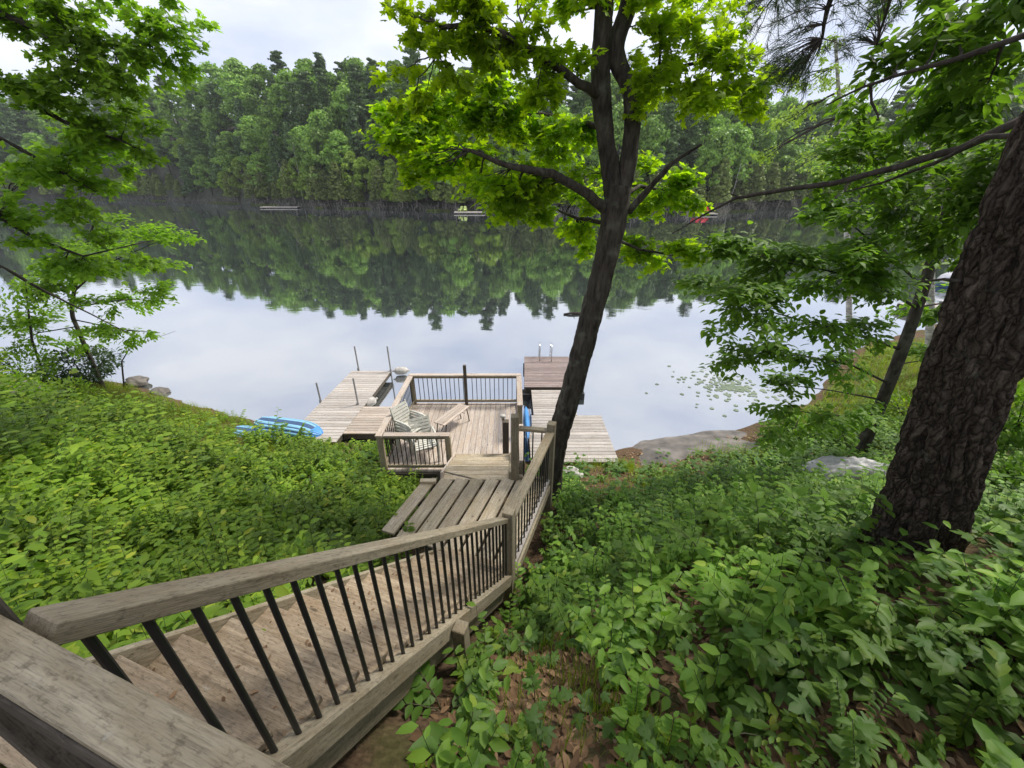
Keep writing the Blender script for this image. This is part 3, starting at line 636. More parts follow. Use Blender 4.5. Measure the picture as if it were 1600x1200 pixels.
#@@PART3
# ------------------------------------------------------------------ foliage helpers
T_OV = (np.array([(0,0,0),(0,.5,-.02),(0,1,-.14),(-.21,.2,.05),(-.25,.52,.05),(.21,.2,.05),(.25,.52,.05),(-.12,.82,-.03),(.12,.82,-.03)], float),
        np.array([(0,1,3),(1,4,3),(1,7,4),(1,2,7),(0,5,1),(1,5,6),(1,6,8),(1,8,2)]))
def _maple():
    out = [(0,0),(.20,-.06),(.46,.10),(.28,.22),(.58,.46),(.50,.60),(.24,.48),(.20,.78),(0,1.05),(-.20,.78),(-.24,.48),(-.50,.60),(-.58,.46),(-.28,.22),(-.46,.10),(-.20,-.06)]
    V = [(0,.35,.03)] + [(x, y, -.10*(abs(x)*1.2 + max(0, y-.5))) for x, y in out]
    n = len(out); F = [(0, 1+i, 1+(i+1) % n) for i in range(n)]
    return np.array(V, float), np.array(F)
T_MA = _maple()
T_Q = (np.array([(-.5,-.35,0),(.35,-.5,.08),(.5,.4,0),(-.3,.5,.08)], float), np.array([(0,1,2),(0,2,3)]))
T_N = (np.array([(-.018,0,0),(.018,0,0),(0,1,-.08)], float), np.array([(0,1,2)]))
def unit(a): return a/np.maximum(np.linalg.norm(a, axis=-1, keepdims=True), 1e-9)
def leaves(tmpl, pos, axis, nrm, size):
    """returns V,F for leaves at pos with tip direction axis, upper side nrm"""
    y = unit(axis); x = unit(np.cross(y, nrm)); z = np.cross(x, y)
    tv, tf = tmpl; size = np.broadcast_to(np.asarray(size, float), (len(pos),))
    V = pos[:, None, :] + size[:, None, None]*(tv[None, :, 0:1]*x[:, None, :] + tv[None, :, 1:2]*y[:, None, :] + tv[None, :, 2:3]*z[:, None, :])
    F = tf[None] + (np.arange(len(pos))*len(tv))[:, None, None]
    return V.reshape(-1, 3), F.reshape(-1, 3)
def join(parts):
    Vs, Fs, b = [], [], 0
    for V, F in parts: Vs.append(V); Fs.append(F+b); b += len(V)
    return np.concatenate(Vs), np.concatenate(Fs)
def rdir(n): return unit(rng.normal(size=(n, 3)))
def curve(p0, p1, sag=0, n=6, jit=.0):
    p0, p1 = Vector(p0), Vector(p1); out = []; L_ = (p1-p0).length
    for i in range(n+1):
        t = i/n; p = p0.lerp(p1, t); p.z += sag*4*t*(1-t)
        if 0 < i < n: p += Vector((random.uniform(-1, 1), random.uniform(-1, 1), random.uniform(-1, 1)))*jit*L_
        out.append(p)
    return out
def nearest(pts, p):
    return min(pts, key=lambda a: (a[0]-p).length)
def pads_foliage(pads, tmpl, lsize, twigs, limbs, mbtw, flat=.55, droop=.3, npt=22):
    """pads: (centre, rx, ry, rz, nleaves). Twigs fan out through each pad and the leaves hang along them."""
    parts = []; p2 = []
    for (c, rx, ry, rz, n) in pads:
        for k in range(3):
            f = random.uniform(.7, 1.0); o_ = Vector((random.uniform(-1, 1)*rx, random.uniform(-1, 1)*ry, random.uniform(-1, 1)*rz))*.95
            p2.append((Vector(c)+o_, rx*f, ry*f, rz*f*.45, max(npt*2, n//3)))
    for (c, rx, ry, rz, n) in p2:
        c = Vector(c)
        a, ar = nearest(limbs, c)
        base = c.lerp(a, min(.9, max(rx, ry)*.9/max((c-a).length, .01)))
        r0 = min(ar*.6, .012+.010*(c-a).length)
        path = curve(a, base, .03*(c-a).length, 5, .03) + curve(base, c, 0, 3, .04)[1:]
        k_ = len(path); mbtw.tube(path, [r0*(1-.8*i/(k_-1)) for i in range(k_)], 5, False)
        nt_ = max(3, n//npt); P, AX = [], []
        for j in range(nt_):
            th = random.uniform(0, 2*math.pi); rr = math.sqrt(random.uniform(.08, 1)); zz = random.uniform(-1, 1)
            e = c + Vector((rx*rr*math.cos(th), ry*rr*math.sin(th), rz*zz*math.sqrt(max(.05, 1-rr*rr*.8))))
            sidx = random.randrange(k_//2, k_); s0 = path[sidx]
            tw = curve(s0, e, .05*(e-s0).length, 4, .06)
            if twigs: mbtw.tube(tw, [r0*.25+.001]*2+[.003, .0025, .0015], 3, False)
            m_ = npt; ts = np.random.default_rng(j+n).uniform(.3, 1.05, m_) if False else rng.uniform(.25, 1.05, m_)
            ar_ = np.array(tw); idx = np.clip(ts*4, 0, 3.999); i0 = idx.astype(int); fr = (idx-i0)[:, None]
            pp = ar_[i0]*(1-fr) + ar_[np.minimum(i0+1, 4)]*fr
            dtw = np.array((e-s0).normalized()); side = unit(np.cross(dtw, [0, 0, 1.0]))
            sg = rng.choice([-1, 1], m_)[:, None]
            ax = dtw*.6 + side*sg*rng.uniform(.4, 1.1, (m_, 1)) + rng.normal(size=(m_, 3))*.25; ax[:, 2] -= droop*rng.uniform(.3, 1.3, m_)
            P.append(pp + rng.normal(size=(m_, 3))*lsize*.45); AX.append(ax)
        P = np.concatenate(P); AX = np.concatenate(AX)
        nr = np.array([0, 0, 1.0]) + rng.normal(size=P.shape)*flat
        parts.append(leaves(tmpl, P, AX, nr, lsize*rng.uniform(.65, 1.2, len(P))))
    return join(parts)
def px_pad(px, py, Y, rpx, rpy, n, dep=.8, mul=1.0):
    n = int(n*mul)
    c = at_y(px, py, Y); d = ray(px, py); t_ = Y/d.y
    rx = rpx/FPX*t_; rz = rpy/FPX*t_
    return (c, rx, max(rx*dep, .25), rz, n)
def bark_tube(name, path, radii, mat, parent, sides=72, rings=180, amp=.02, cell=(9, 9, 2.6), flare=None):
    path = [Vector(p) for p in path]; seg = [0]
    for a, b_ in zip(path, path[1:]): seg.append(seg[-1]+(b_-a).length)
    tot = seg[-1]; V_ = []; F_ = []
    def ev(t):
        d = t*tot
        for i in range(len(seg)-1):
            if d <= seg[i+1]+1e-9:
                f = (d-seg[i])/(seg[i+1]-seg[i]); i0 = max(0, i-1); i3 = min(len(path)-1, i+2)
                p0, p1, p2, p3 = path[i0], path[i], path[i+1], path[i3]
                p = .5*((2*p1) + (p2-p0)*f + (2*p0-5*p1+4*p2-p3)*f*f + (3*p1-p0-3*p2+p3)*f**3)
                return p, radii[i]*(1-f)+radii[i+1]*f
        return path[-1], radii[-1]
    pr = [ev(i/(rings-1)) for i in range(rings)]
    for i, (p, r) in enumerate(pr):
        d = (pr[min(i+1, rings-1)][0]-pr[max(i-1, 0)][0]).normalized()
        a = d.cross(Vector((0, 1, .1))).normalized(); b_ = a.cross(d); zz = i/(rings-1)*tot
        for k in range(sides):
            th = 2*math.pi*k/sides; dirn = a*math.cos(th)+b_*math.sin(th)
            wv_ = mnoise.noise(Vector((math.cos(th)*2, math.sin(th)*2, zz*1.3)))*.25
            cpt = Vector(((math.cos(th)+wv_*.4)*r*cell[0], (math.sin(th)+wv_*.4)*r*cell[1], zz*cell[2]+wv_))
            ds_, _ = mnoise.voronoi(cpt); crack = min(1, (ds_[1]-ds_[0])*2.6)
            h = crack*.75 + .35*mnoise.noise(cpt*3.1) + .2*mnoise.noise(cpt*7)
            rr = r*(1+.06*mnoise.noise(Vector((math.cos(th), math.sin(th), zz*.9)))) + amp*(h-.5)
            if flare: rr *= 1+flare*math.exp(-zz*3.2)*(1+.5*math.cos(th*5+1))
            V_.append(p+dirn*rr)
    for i in range(rings-1):
        for k in range(sides):
            k2 = (k+1) % sides; F_.append((i*sides+k, i*sides+k2, (i+1)*sides+k2, (i+1)*sides+k))
    return obj(name, mesh_np(name, np.array([tuple(v) for v in V_]), np.array(F_), True), mat, parent)
def limb_pts(path, radii): return [(Vector(p), r) for p, r in zip(path, radii)]
def dense(path, radii, k=5):
    o_ = []
    for (a, ra_), (b_, rb_) in zip(limb_pts(path, radii), limb_pts(path, radii)[1:]):
        for i in range(k): o_.append((a.lerp(b_, i/k), ra_+(rb_-ra_)*i/k))
    return o_ + [(Vector(path[-1]), radii[-1])]
# ------------------------------------------------------------------ central maple
TY = 6.2
def mp_(px, py, Y=TY): return at_y(px, py, Y)
b0 = Vector((.72, TY, gz(.72, TY)-.2))
mt = empty('maple_tree', (b0.x, b0.y, b0.z+.2), 'forked maple with bright green leaves leaning beside the landing', 'tree')
trunk = [b0, mp_(868, 700), mp_(896, 600), mp_(924, 490), mp_(948, 400), mp_(962, 325), mp_(968, 290)]
bark_tube('trunk', trunk, [.25, .20, .185, .18, .175, .19, .16], M['bark_maple'], mt, 72, 200, .022, (11, 11, 3.2), .3)
ls = [mp_(962, 318), mp_(948, 230), mp_(939, 140, 6.1), mp_(942, 50, 6.0), mp_(946, -40, 5.9), mp_(940, -160, 5.9), mp_(900, -330, 5.9)]
rs = [mp_(966, 318), mp_(984, 235), mp_(986, 150, 6.1), mp_(962, 80, 6.1), mp_(984, 0, 6.1), mp_(992, -100, 6.2), mp_(1040, -300, 6.3)]
rl_, rr_ = [.15, .115, .12, .11, .10, .09, .04], [.14, .11, .10, .105, .10, .08, .04]
bark_tube('stem', ls, rl_, M['bark_maple'], mt, 40, 140, .016, (12, 12, 3.2))
bark_tube('stem', rs, rr_, M['bark_maple'], mt, 40, 140, .016, (12, 12, 3.2))
def limb(name, pts, r0, r1, parent, mat='bark_maple', rough=.12, sub=3, n=8):
    P = []
    for a, b_ in zip(pts, pts[1:]):
        for i in range(sub): P.append(Vector(a).lerp(Vector(b_), i/sub))
    P.append(Vector(pts[-1])); k = len(P)
    P = [p + Vector((random.uniform(-1, 1), random.uniform(-1, 1), random.uniform(-1, 1)))*r0*.12 if 0 < i < k-1 else p for i, p in enumerate(P)]
    rd = [r0+(r1-r0)*i/(k-1) for i in range(k)]
    mb = MB(); mb.tube(P, rd, n, True, rough); mb.build(name, M[mat], parent, None, True)
    return list(zip(P, rd))
LM = dense(ls, rl_) + dense(rs, rr_)
LM += limb('limb', [mp_(950, 330), mp_(920, 305, 6.0), mp_(862, 272, 5.7), mp_(800, 262, 5.4), mp_(735, 235, 5.3)], .085, .02, mt)
LM += limb('limb', [mp_(940, 150, 6.1), mp_(905, 130, 5.8), mp_(870, 104, 5.6), mp_(800, 60, 5.3), mp_(745, 38, 5.2), mp_(690, 42, 5.1), mp_(682, 85, 5.1)], .06, .014, mt)
limb('dead_limb', [mp_(982, 330), mp_(1010, 300, 6.0), mp_(1050, 255, 5.8), mp_(1097, 226, 5.6)], .055, .012, mt)
LM += limb('limb', [mp_(985, 130, 6.1), mp_(1030, 110, 6.0), mp_(1090, 98, 5.9), mp_(1160, 110, 5.8)], .035, .01, mt)
LM += limb('limb', [mp_(970, 310), mp_(1000, 290, 6.6), mp_(1050, 300, 7.0)], .04, .012, mt)
LM += limb('limb', [mp_(955, 370), mp_(1000, 390, 6.6), mp_(1060, 400, 6.9)], .03, .01, mt)
LM += limb('limb', [mp_(955, 350), mp_(900, 340, 6.8), mp_(850, 320, 7.2)], .04, .01, mt)
LM += limb('limb', [mp_(945, 200), mp_(900, 190, 6.8), mp_(800, 170, 7.2), mp_(700, 160, 7.4)], .05, .012, mt)
bright = [ # px, py, Y, rx, ry, n
 (640,165,6.6,50,38,330),(700,190,6.9,70,45,520),(770,180,7.0,70,45,520),(840,185,6.9,60,40,380),(660,235,6.6,45,30,280),(720,245,6.3,60,26,380),(780,275,6.0,70,30,420),
 (830,225,6.7,60,40,400),(700,150,6.7,50,30,300),(890,250,6.6,40,45,300),(795,305,6.2,48,20,280),(830,310,6.4,60,25,330),(880,300,6.8,40,30,230),
 (905,345,6.9,30,30,170),(910,385,7.0,28,28,130),(1030,280,6.9,45,30,300),(1060,300,6.8,35,30,230),(1025,330,7.0,40,28,240),(1030,380,6.8,50,22,250),(1070,400,6.6,28,18,150),(1000,400,7.0,30,20,130),(655,270,6.4,35,18,160),(690,262,6.3,45,16,180),(800,328,6.3,50,18,180),(615,195,6.6,28,26,150),(850,345,6.6,35,16,110),(640,215,6.8,45,28,220),(900,310,7.2,45,30,200),(745,215,7.3,60,35,260)]
dark = [(665,20,5.3,40,26,200),(720,30,5.1,55,28,300),(780,20,5.2,55,32,300),(740,80,5.2,50,30,230),(800,90,5.4,60,40,330),(850,130,5.6,45,32,220),(870,60,5.8,50,45,300),(900,15,5.8,50,30,260),
 (690,110,5.2,35,30,180),(650,140,5.4,40,28,200),(1020,30,5.9,45,35,260),(1050,90,5.7,55,40,330),(1110,90,5.6,55,42,330),(1165,115,5.5,45,36,260),(1080,150,5.7,55,35,300),(1130,150,5.5,45,30,230),(1190,110,5.4,22,25,90),(1010,150,6.2,35,45,200),(1060,30,5.8,40,30,170),
 (900,-90,5.8,120,60,420),(1020,-100,6.0,120,60,420),(780,-80,5.6,100,50,320),(950,-220,6,160,70,500),(1120,-70,5.8,90,50,280)]
mb = MB()
V, F = pads_foliage([px_pad(*a, mul=2.4) for a in bright], T_MA, .092, True, LM, mb, .5, .3)
obj('foliage', mesh_np('foliage', V, F), M['maple_leaf'], mt)['kind'] = 'stuff'
V, F = pads_foliage([px_pad(*a, mul=1.3) for a in dark], T_MA, .092, True, LM, mb, .55, .35)
obj('foliage', mesh_np('foliage', V, F), M['maple_dark'], mt)['kind'] = 'stuff'
mb.build('twigs', M['bark_thin'], mt)['kind'] = 'stuff'
# ------------------------------------------------------------------ big pine on the right
PY = 2.35
pb = at_y(1430, 850, PY); pb.z = gz(pb.x, pb.y)-.25
pt = empty('pine_tree', (pb.x, pb.y, pb.z+.25), 'thick furrowed pine trunk rising through the shrubs', 'tree')
pth = [pb, at_y(1440, 800, PY), at_y(1507, 600, PY), at_y(1590, 400, PY), at_y(1695, 180, PY), Vector((2.9, 2.4, 9.8)), Vector((4.4, 2.0, 18))]
bark_tube('trunk', pth, [.27, .232, .213, .21, .205, .19, .13], M['bark_pine'], pt, 190, 380, .05, (15, 15, 2.6), .45)
PL = []
def px_limb(pts, r0, r1, par, mat='bark_thin', nm='limb'): return limb(nm, [at_y(*a) for a in pts], r0, r1, par, mat)
px_limb([(1500,440,2.4),(1475,436,2.5),(1440,440,2.6)], .012, .005, pt, nm='dead_limb')
# drooping needle boughs from the pine crown
def top(px, py, Y): return at_y(px, py, Y)
PL += limb('limb', [Vector((2.85, 2.4, 9.3)), at_y(1600, -190, 3.2), at_y(1400, -90, 3.8), at_y(1300, -10, 4.2), at_y(1285, 60, 4.3)], .06, .01, pt, 'bark_thin')
PL += limb('limb', [at_y(1600, -190, 3.2), at_y(1330, -80, 4.2), at_y(1215, -10, 4.6)], .03, .008, pt, 'bark_thin')
PL += limb('limb', [at_y(1400, -90, 3.8), at_y(1390, 0, 4.2), at_y(1370, 70, 4.4)], .022, .006, pt, 'bark_thin')
mbn = MB(); NV = []
for k in range(150):
    c = at_y(random.uniform(1165, 1410), random.uniform(-60, 95), random.uniform(4.0, 4.9))
    if random.random() < .25: c = at_y(random.uniform(1185, 1260), random.uniform(90, 150), random.uniform(4.2, 4.6))
    a, ar = nearest(PL, c); tw = curve(a, c, .04, 3, .05); mbn.tube(tw, [.006, .004, .003, .002], 3, False)
    nn = 46; dtw = np.array((c-a).normalized()); ts = rng.uniform(.55, 1.05, nn)[:, None]
    P = np.array(a)[None]*(1-ts)+np.array(c)[None]*ts; ax = dtw*.7 + rng.normal(size=(nn, 3))*.55
    NV.append(leaves(T_N, P, ax, rdir(nn), rng.uniform(.08, .13, nn)))
V, F = join(NV); obj('needles', mesh_np('needles', V, F), M['needle'], pt)['kind'] = 'stuff'
mbn.build('twigs', M['bark_thin'], pt)['kind'] = 'stuff'
# crown far above the picture, for its shade
cv = []
top_ = Vector(pth[-1])
for k in range(60):
    th = random.uniform(0, 6.28); r_ = random.uniform(.3, 3.4); zc = random.uniform(-4, 3)
    P = np.array(top_) + np.array([r_*math.cos(th), r_*math.sin(th), zc]) + rng.normal(size=(60, 3))*[.55, .55, .18]
    cv.append(leaves(T_Q, P, rdir(60), np.array([0, 0, 1.])+rng.normal(size=(60, 3))*.5, rng.uniform(.18, .32, 60)))
V, F = join(cv); obj('crown', mesh_np('crown', V, F), M['needle'], pt)['kind'] = 'stuff'
# ------------------------------------------------------------------ layered small tree on the right
BY = 7.4
bb0 = at_y(1352, 690, BY); bb0.z = gz(bb0.x, bb0.y)-.1
bt = empty('ironwood_tree', (bb0.x, bb0.y, bb0.z+.1), 'slender tree with flat tiers of leaves reaching over the water', 'tree')
pth = [bb0, at_y(1385,610,BY), at_y(1412,540,BY), at_y(1440,460,BY), at_y(1462,385,BY), at_y(1490,290,BY), at_y(1520,180,BY)]
rad = [.13, .105, .10, .09, .075, .05, .025]
bark_tube('trunk', pth, rad, M['bark_maple'], bt, 32, 140, .008, (16, 16, 3))
BL = dense(pth, rad)
for pts, r0 in [([(1405,545,7.4),(1330,520,7.0),(1250,500,6.6),(1180,480,6.4)], .028), ([(1430,480,7.4),(1360,440,7.0),(1280,420,6.7),(1200,405,6.5)], .028), ([(1390,600,7.4),(1330,570,7.2),(1250,555,7.0),(1160,560,6.8)], .025),
    ([(1380,625,7.4),(1300,610,7.2),(1220,600,7.1)], .02), ([(1445,450,7.4),(1390,400,7.2),(1330,350,7.0),(1290,330,7.0)], .025), ([(1462,385,7.4),(1420,330,7.2),(1370,300,7.0)], .022), ([(1430,480,7.4),(1500,470,7.8),(1560,460,8)], .02), ([(1400,570,7.4),(1460,560,7.8)], .016), ([(1370,650,7.4),(1300,650,7.0),(1230,640,6.6)], .018)]:
    BL += px_limb(pts, r0, .006, bt)
tiers = [(1190,395,6.5,75,20,330),(1140,375,6.4,40,14,150),(1260,400,6.7,70,28,330),(1330,390,7.0,60,32,300),(1390,380,7.1,45,38,250),(1130,455,6.4,55,16,220),(1200,445,6.5,70,20,300),(1280,450,6.8,70,24,300),(1350,450,7.0,50,24,220),
 (1180,500,6.5,80,16,260),(1260,510,6.7,70,18,260),(1330,520,7.0,50,20,180),(1160,562,6.8,55,14,160),(1230,555,6.9,70,18,250),(1300,580,7.1,60,20,220),(1220,605,7.0,45,14,110),(1330,335,7.0,45,28,210),(1290,325,7.0,35,20,130),(1400,310,7.0,45,30,200),(1450,340,7.3,45,35,200),
 (1240,655,6.5,60,22,200),(1310,650,6.8,50,24,190),(1480,480,7.8,50,26,200),(1520,440,8.0,45,22,150),(1470,560,7.8,35,20,110),(1370,250,7.3,50,30,200),(1450,240,7.3,55,36,240),(1520,250,7.5,55,40,240)]
mb = MB(); V, F = pads_foliage([px_pad(*a, mul=2.0) for a in tiers], T_OV, .145, True, BL, mb, .3, .3, 18)
obj('foliage', mesh_np('foliage', V, F), M['beech_leaf'], bt)['kind'] = 'stuff'; mb.build('twigs', M['bark_thin'], bt)['kind'] = 'stuff'
# ------------------------------------------------------------------ tree outside the frame on the right whose boughs cross the view
rb0 = Vector((6.6, 2.4, gz(6.6, 2.4)-.2))
rt = empty('overhanging_tree', (rb0.x, rb0.y, rb0.z+.2), 'broadleaf tree whose long dark boughs slant across behind the pine trunk', 'tree')
pth = [rb0, Vector((6.4, 2.5, 5.5)), Vector((6.1, 2.6, 7.2)), Vector((5.9, 2.8, 9.5)), Vector((5.6, 3.0, 12))]; rad = [.22, .18, .16, .12, .05]
bark_tube('trunk', pth, rad, M['bark_maple'], rt, 32, 100, .014)
RL = dense(pth, rad)
RL += limb('limb', [Vector((6.2, 2.6, 6.9)), at_y(1600,188,3.4), at_y(1500,232,3.6), at_y(1400,262,3.8), at_y(1300,287,4.0), at_y(1200,300,4.2), at_y(1150,310,4.3), at_y(1110,330,4.4), at_y(1050,365,4.5)], .04, .006, rt, 'bark_thin')
limb('dead_limb', [at_y(1155,308,4.3), at_y(1140,302,4.3), at_y(1120,312,4.3)], .007, .003, rt, 'bark_thin')
RL += limb('limb', [Vector((6.2, 2.6, 7.3)), at_y(1600,212,3.0), at_y(1540,215,3.2), at_y(1460,255,3.6), at_y(1380,285,4.0), at_y(1320,300,4.4)], .025, .006, rt, 'bark_thin')
RL += limb('limb', [Vector((6.1, 2.6, 7.6)), at_y(1600,55,3.6), at_y(1500,92,3.8), at_y(1420,112,4.0), at_y(1350,135,4.2), at_y(1290,165,4.4)], .03, .006, rt, 'bark_thin')
limb('dead_limb', [at_y(1360,132,4.2), at_y(1362,160,4.2), at_y(1372,180,4.2), at_y(1372,188,4.2)], .012, .006, rt, 'bark_thin')
RL += limb('limb', [Vector((5.9, 2.7, 8.4)), at_y(1600,-60,4.2), at_y(1480,10,4.6)], .03, .008, rt, 'bark_thin')
RL += limb('limb', [Vector((6.3, 2.55, 6.2)), at_y(1600,330,5.0), at_y(1500,300,5.6), at_y(1400,280,6.2)], .03, .008, rt, 'bark_thin')
ov = [(1560,30,4.0,60,40,160),(1490,45,4.2,50,40,140),(1580,110,4.0,50,35,140),(1430,20,4.6,45,30,110),(1500,130,4.4,60,30,150),(1395,85,4.4,30,22,60),(1560,180,4.5,60,30,170),(1470,190,4.8,60,35,190),(1400,215,5.0,55,35,190),(1340,255,5.2,50,30,170),
 (1290,300,5.4,35,20,110),(1540,280,4.8,70,35,230),(1460,300,5.0,60,35,210),(1560,340,4.6,60,35,190),(1420,160,5.0,45,28,120),(1590,250,4.2,50,45,150),(1500,370,5.2,40,22,100),(1350,330,5.6,35,20,100),(1545,410,5.0,30,22,60),(1330,180,5.6,35,25,80),(1620,0,4,60,60,120),(1440,370,5.4,50,30,170),(1380,340,5.6,50,30,170),(1560,400,5.2,50,30,120),(1310,240,5.6,45,28,130),(1390,290,5.4,55,30,200),(1500,230,5.0,60,30,190),(1590,300,4.6,40,40,150)]
mb = MB(); V, F = pads_foliage([px_pad(*a, mul=1.7) for a in ov], T_OV, .115, True, RL, mb, .45, .45, 16)
obj('foliage', mesh_np('foliage', V, F), M['beech_leaf'], rt)['kind'] = 'stuff'; mb.build('twigs', M['bark_thin'], rt)['kind'] = 'stuff'
# high crown for shade over the slope
cv = []
for k in range(70):
    c = np.array([random.uniform(4.5, 11), random.uniform(-3.5, 3), random.uniform(10.5, 14)])
    P = c + rng.normal(size=(70, 3))*[.6, .6, .25]; cv.append(leaves(T_OV, P, rdir(70), np.array([0, 0, 1.])+rng.normal(size=(70, 3))*.5, rng.uniform(.14, .2, 70)))
V, F = join(cv); obj('crown', mesh_np('crown', V, F), M['beech_leaf'], rt)['kind'] = 'stuff'
# birches on the right shore
def birch(px, pyb, pyt, Y, r, label, pads, lean=0):
    b_ = at_y(px, pyb, Y); b_.z = gz(b_.x, b_.y)-.1; tp = at_y(px+lean, pyt, Y)
    e = empty('birch_tree', (b_.x, b_.y, b_.z+.1), label, 'tree')
    mid = b_.lerp(tp, .5) + Vector((.1, 0, 0)); bark_tube('trunk', [b_, mid, tp], [r, r*.8, r*.35], M['bark_birch'], e, 20, 60, .004)
    LL = dense([b_, mid, tp], [r, r*.8, r*.35], 8)[9:]
    mb = MB(); V, F = pads_foliage([px_pad(*a) for a in pads], T_OV, .11, True, LL, mb, .6, .5, 20)
    obj('foliage', mesh_np('foliage', V, F), M['far_light'], e)['kind'] = 'stuff'; mb.build('twigs', M['bark_thin'], e)['kind'] = 'stuff'
birch(1446, 600, 200, 12.5, .12, 'birch with a scarred pale trunk standing in the grassy bank', [(1480,250,12.5,45,30,200),(1430,220,12.5,45,40,220),(1440,320,12.3,45,22,160),(1470,420,12.2,45,22,150),(1520,400,12.3,40,20,120)])
birch(1330, 560, 60, 15.5, .11, 'tall pale birch with loose yellow green crown behind the tiered tree', [(1300,110,15.5,38,30,260),(1270,150,15.5,38,30,260),(1330,150,15.5,38,34,280),(1250,210,15.3,40,30,280),(1310,220,15.2,45,34,300),(1260,265,15.4,38,26,230),(1330,280,15.2,38,24,200),(1290,70,15.5,28,24,140),(1185,250,15.0,14,14,50),(1240,130,15.5,24,22,110)], -25)
#@@PART4
# ------------------------------------------------------------------ far trees
random.seed(21); rng = np.random.default_rng(22)
def clump_quads(c, rad, n, size, up=.4):
    d = rdir(n); P = c + d*rad*rng.uniform(.45, 1, (n, 1))**.6
    nr = d + np.array([0, 0, up]) + rng.normal(size=(n, 3))*.35
    return leaves(T_Q, P, rdir(n), nr, size*rng.uniform(.6, 1.25, n))
def proto_broad(h, wd, n, base=.22, size=.5, nq=64):
    parts = []
    for k in range(n):
        th = random.uniform(0, 6.283); v = random.uniform(0, 1)**.8; z = base + (1-base)*v
        e = math.sin(math.pi*min(1, .18+.82*v)**.85)**.6
        r = wd/2*e*random.uniform(.45, 1.0)
        c = np.array([r*math.cos(th), r*math.sin(th), h*(z*.94)])
        rad = np.array([1, 1, .62])*wd*random.uniform(.09, .17); parts.append(clump_quads(c, rad, nq, size))
    return join(parts)
def proto_pine(h, wd, base=.3, size=.48):
    parts = []; z = base
    while z < .99:
        sp = (1-(z-base)/(1-base))**.75; nb_ = random.randint(3, 6)
        for j in range(nb_):
            th = random.uniform(0, 6.283); r = wd/2*(.25+.75*sp)*random.uniform(.5, 1.1)
            for f in (.35, .7, 1.0):
                c = np.array([r*f*math.cos(th), r*f*math.sin(th), h*z + r*f*.22])
                parts.append(clump_quads(c, np.array([.85, .85, .32])*(.55+.35*sp)*wd*.17, 34, size, .8))
        z += random.uniform(.028, .055)
    return join(parts)
def proto_cone(h, wd, base=.08, size=.5, dens=1.0, power=.9):
    parts = []; z = base
    while z < .99:
        sp = (1-(z-base)/(1-base))**power; r0 = wd/2*sp
        for j in range(int((4+9*sp)*dens)):
            th = random.uniform(0, 6.283); r = r0*random.uniform(.6, 1.08)
            c = np.array([r*math.cos(th), r*math.sin(th), h*z - r*.18])
            parts.append(clump_quads(c, np.array([.8, .8, .4])*max(.25, wd*.12), 16, size, .7))
        z += .032/dens
    return join(parts)
PROTO = {}
def mk(kind, V, F, mat, h, r, bare=0, tm='bark_thin'):
    me = mesh_np('crown', V, F); me.materials.append(mat)
    mb = MB(); mb.tube([(0, 0, -1), (.0, .05, h*.3), (.1, 0, h*.65), (.05, .0, h*.96)], [r, r*.8, r*.5, r*.12], 7)
    for k in range(bare):
        z = random.uniform(.06, .3)*h; th = random.uniform(0, 6.28); ln = random.uniform(.8, 2.2)
        mb.tube([(0, 0, z), (ln*math.cos(th), ln*math.sin(th), z+random.uniform(-.9, .4))], [.05, .015], 4)
    mt_ = mb.mesh('trunk', True); mt_.materials.append(M[tm]); PROTO.setdefault(kind, []).append((me, mt_, h))
for k in range(4): mk('pine', *proto_pine(22, 8.5, random.uniform(.25, .4)), M['far_pine'], 22, .32)
for k in range(3): mk('hemlock', *proto_cone(17, 8, .1, .55), M['far_hem'], 17, .25)
for k in range(5): mk('broad', *proto_broad(17, 10, 90), M['far_maple'], 17, .26)
for k in range(3): mk('light', *proto_broad(11, 7, 46, .2, .5), M['far_light'], 11, .15)
for k in range(4): mk('cedar', *proto_cone(9.5, 5.0, .24, .42, 1.0, .6), M['far_cedar'], 9.5, .16, 16, 'bark_grey')
FL = {'pine': ('white_pine', 'tall dark pine with ragged tiers on the far hillside', 'pines on the far hillside'),
      'hemlock': ('hemlock_tree', 'dense conical dark hemlock on the far hillside', 'hemlocks on the far hillside'),
      'broad': ('broadleaf_tree', 'rounded green broadleaf tree on the far hillside', 'broadleaf trees on the far hillside'),
      'light': ('young_broadleaf_tree', 'small bright yellow green tree at the foot of the far hillside', 'young bright trees on the far shore'),
      'cedar': ('cedar_tree', 'olive cedar with bare lower trunk along the far waterline', 'cedars along the far waterline')}
def sector(az):
    for lim, ph in ((-33, 'around the far left cove'), (-20, 'above the bare white dock'), (-4, 'above the lime chair dock'), (17, 'between the lime and red chair docks'), (28, 'above the red chair dock'), (99, 'on the shore beyond the birches')):
        if az < lim: return ph
ROWL = {'cedar': 'at the waterline', 'mid': 'just behind the waterline', 'up': 'halfway up the slope', 'top': 'on the far skyline'}
def far_tree(kind, p, s, sz, az=0, typ='up'):
    me, mt_, h = random.choice(PROTO[kind]); nm, lb_, gr = FL[kind]
    lb_ = LK[kind] + ' ' + ROWL[typ] + ' ' + sector(az)
    r = empty(nm, p, lb_, 'tree', gr)
    mw = Matrix.Translation(p) @ Matrix.Rotation(random.uniform(0, 6.28), 4, 'Z') @ Matrix.Rotation(random.uniform(-.04, .04), 4, 'X') @ Matrix.Diagonal((s, s, sz, 1))
    obj('crown', me, None, r, mw); obj('trunk', mt_, None, r, mw)
LK = {'pine': 'tall ragged dark pine', 'hemlock': 'dense conical dark hemlock', 'broad': 'rounded green broadleaf tree', 'light': 'small bright yellow green tree', 'cedar': 'olive cedar with bare trunk'}
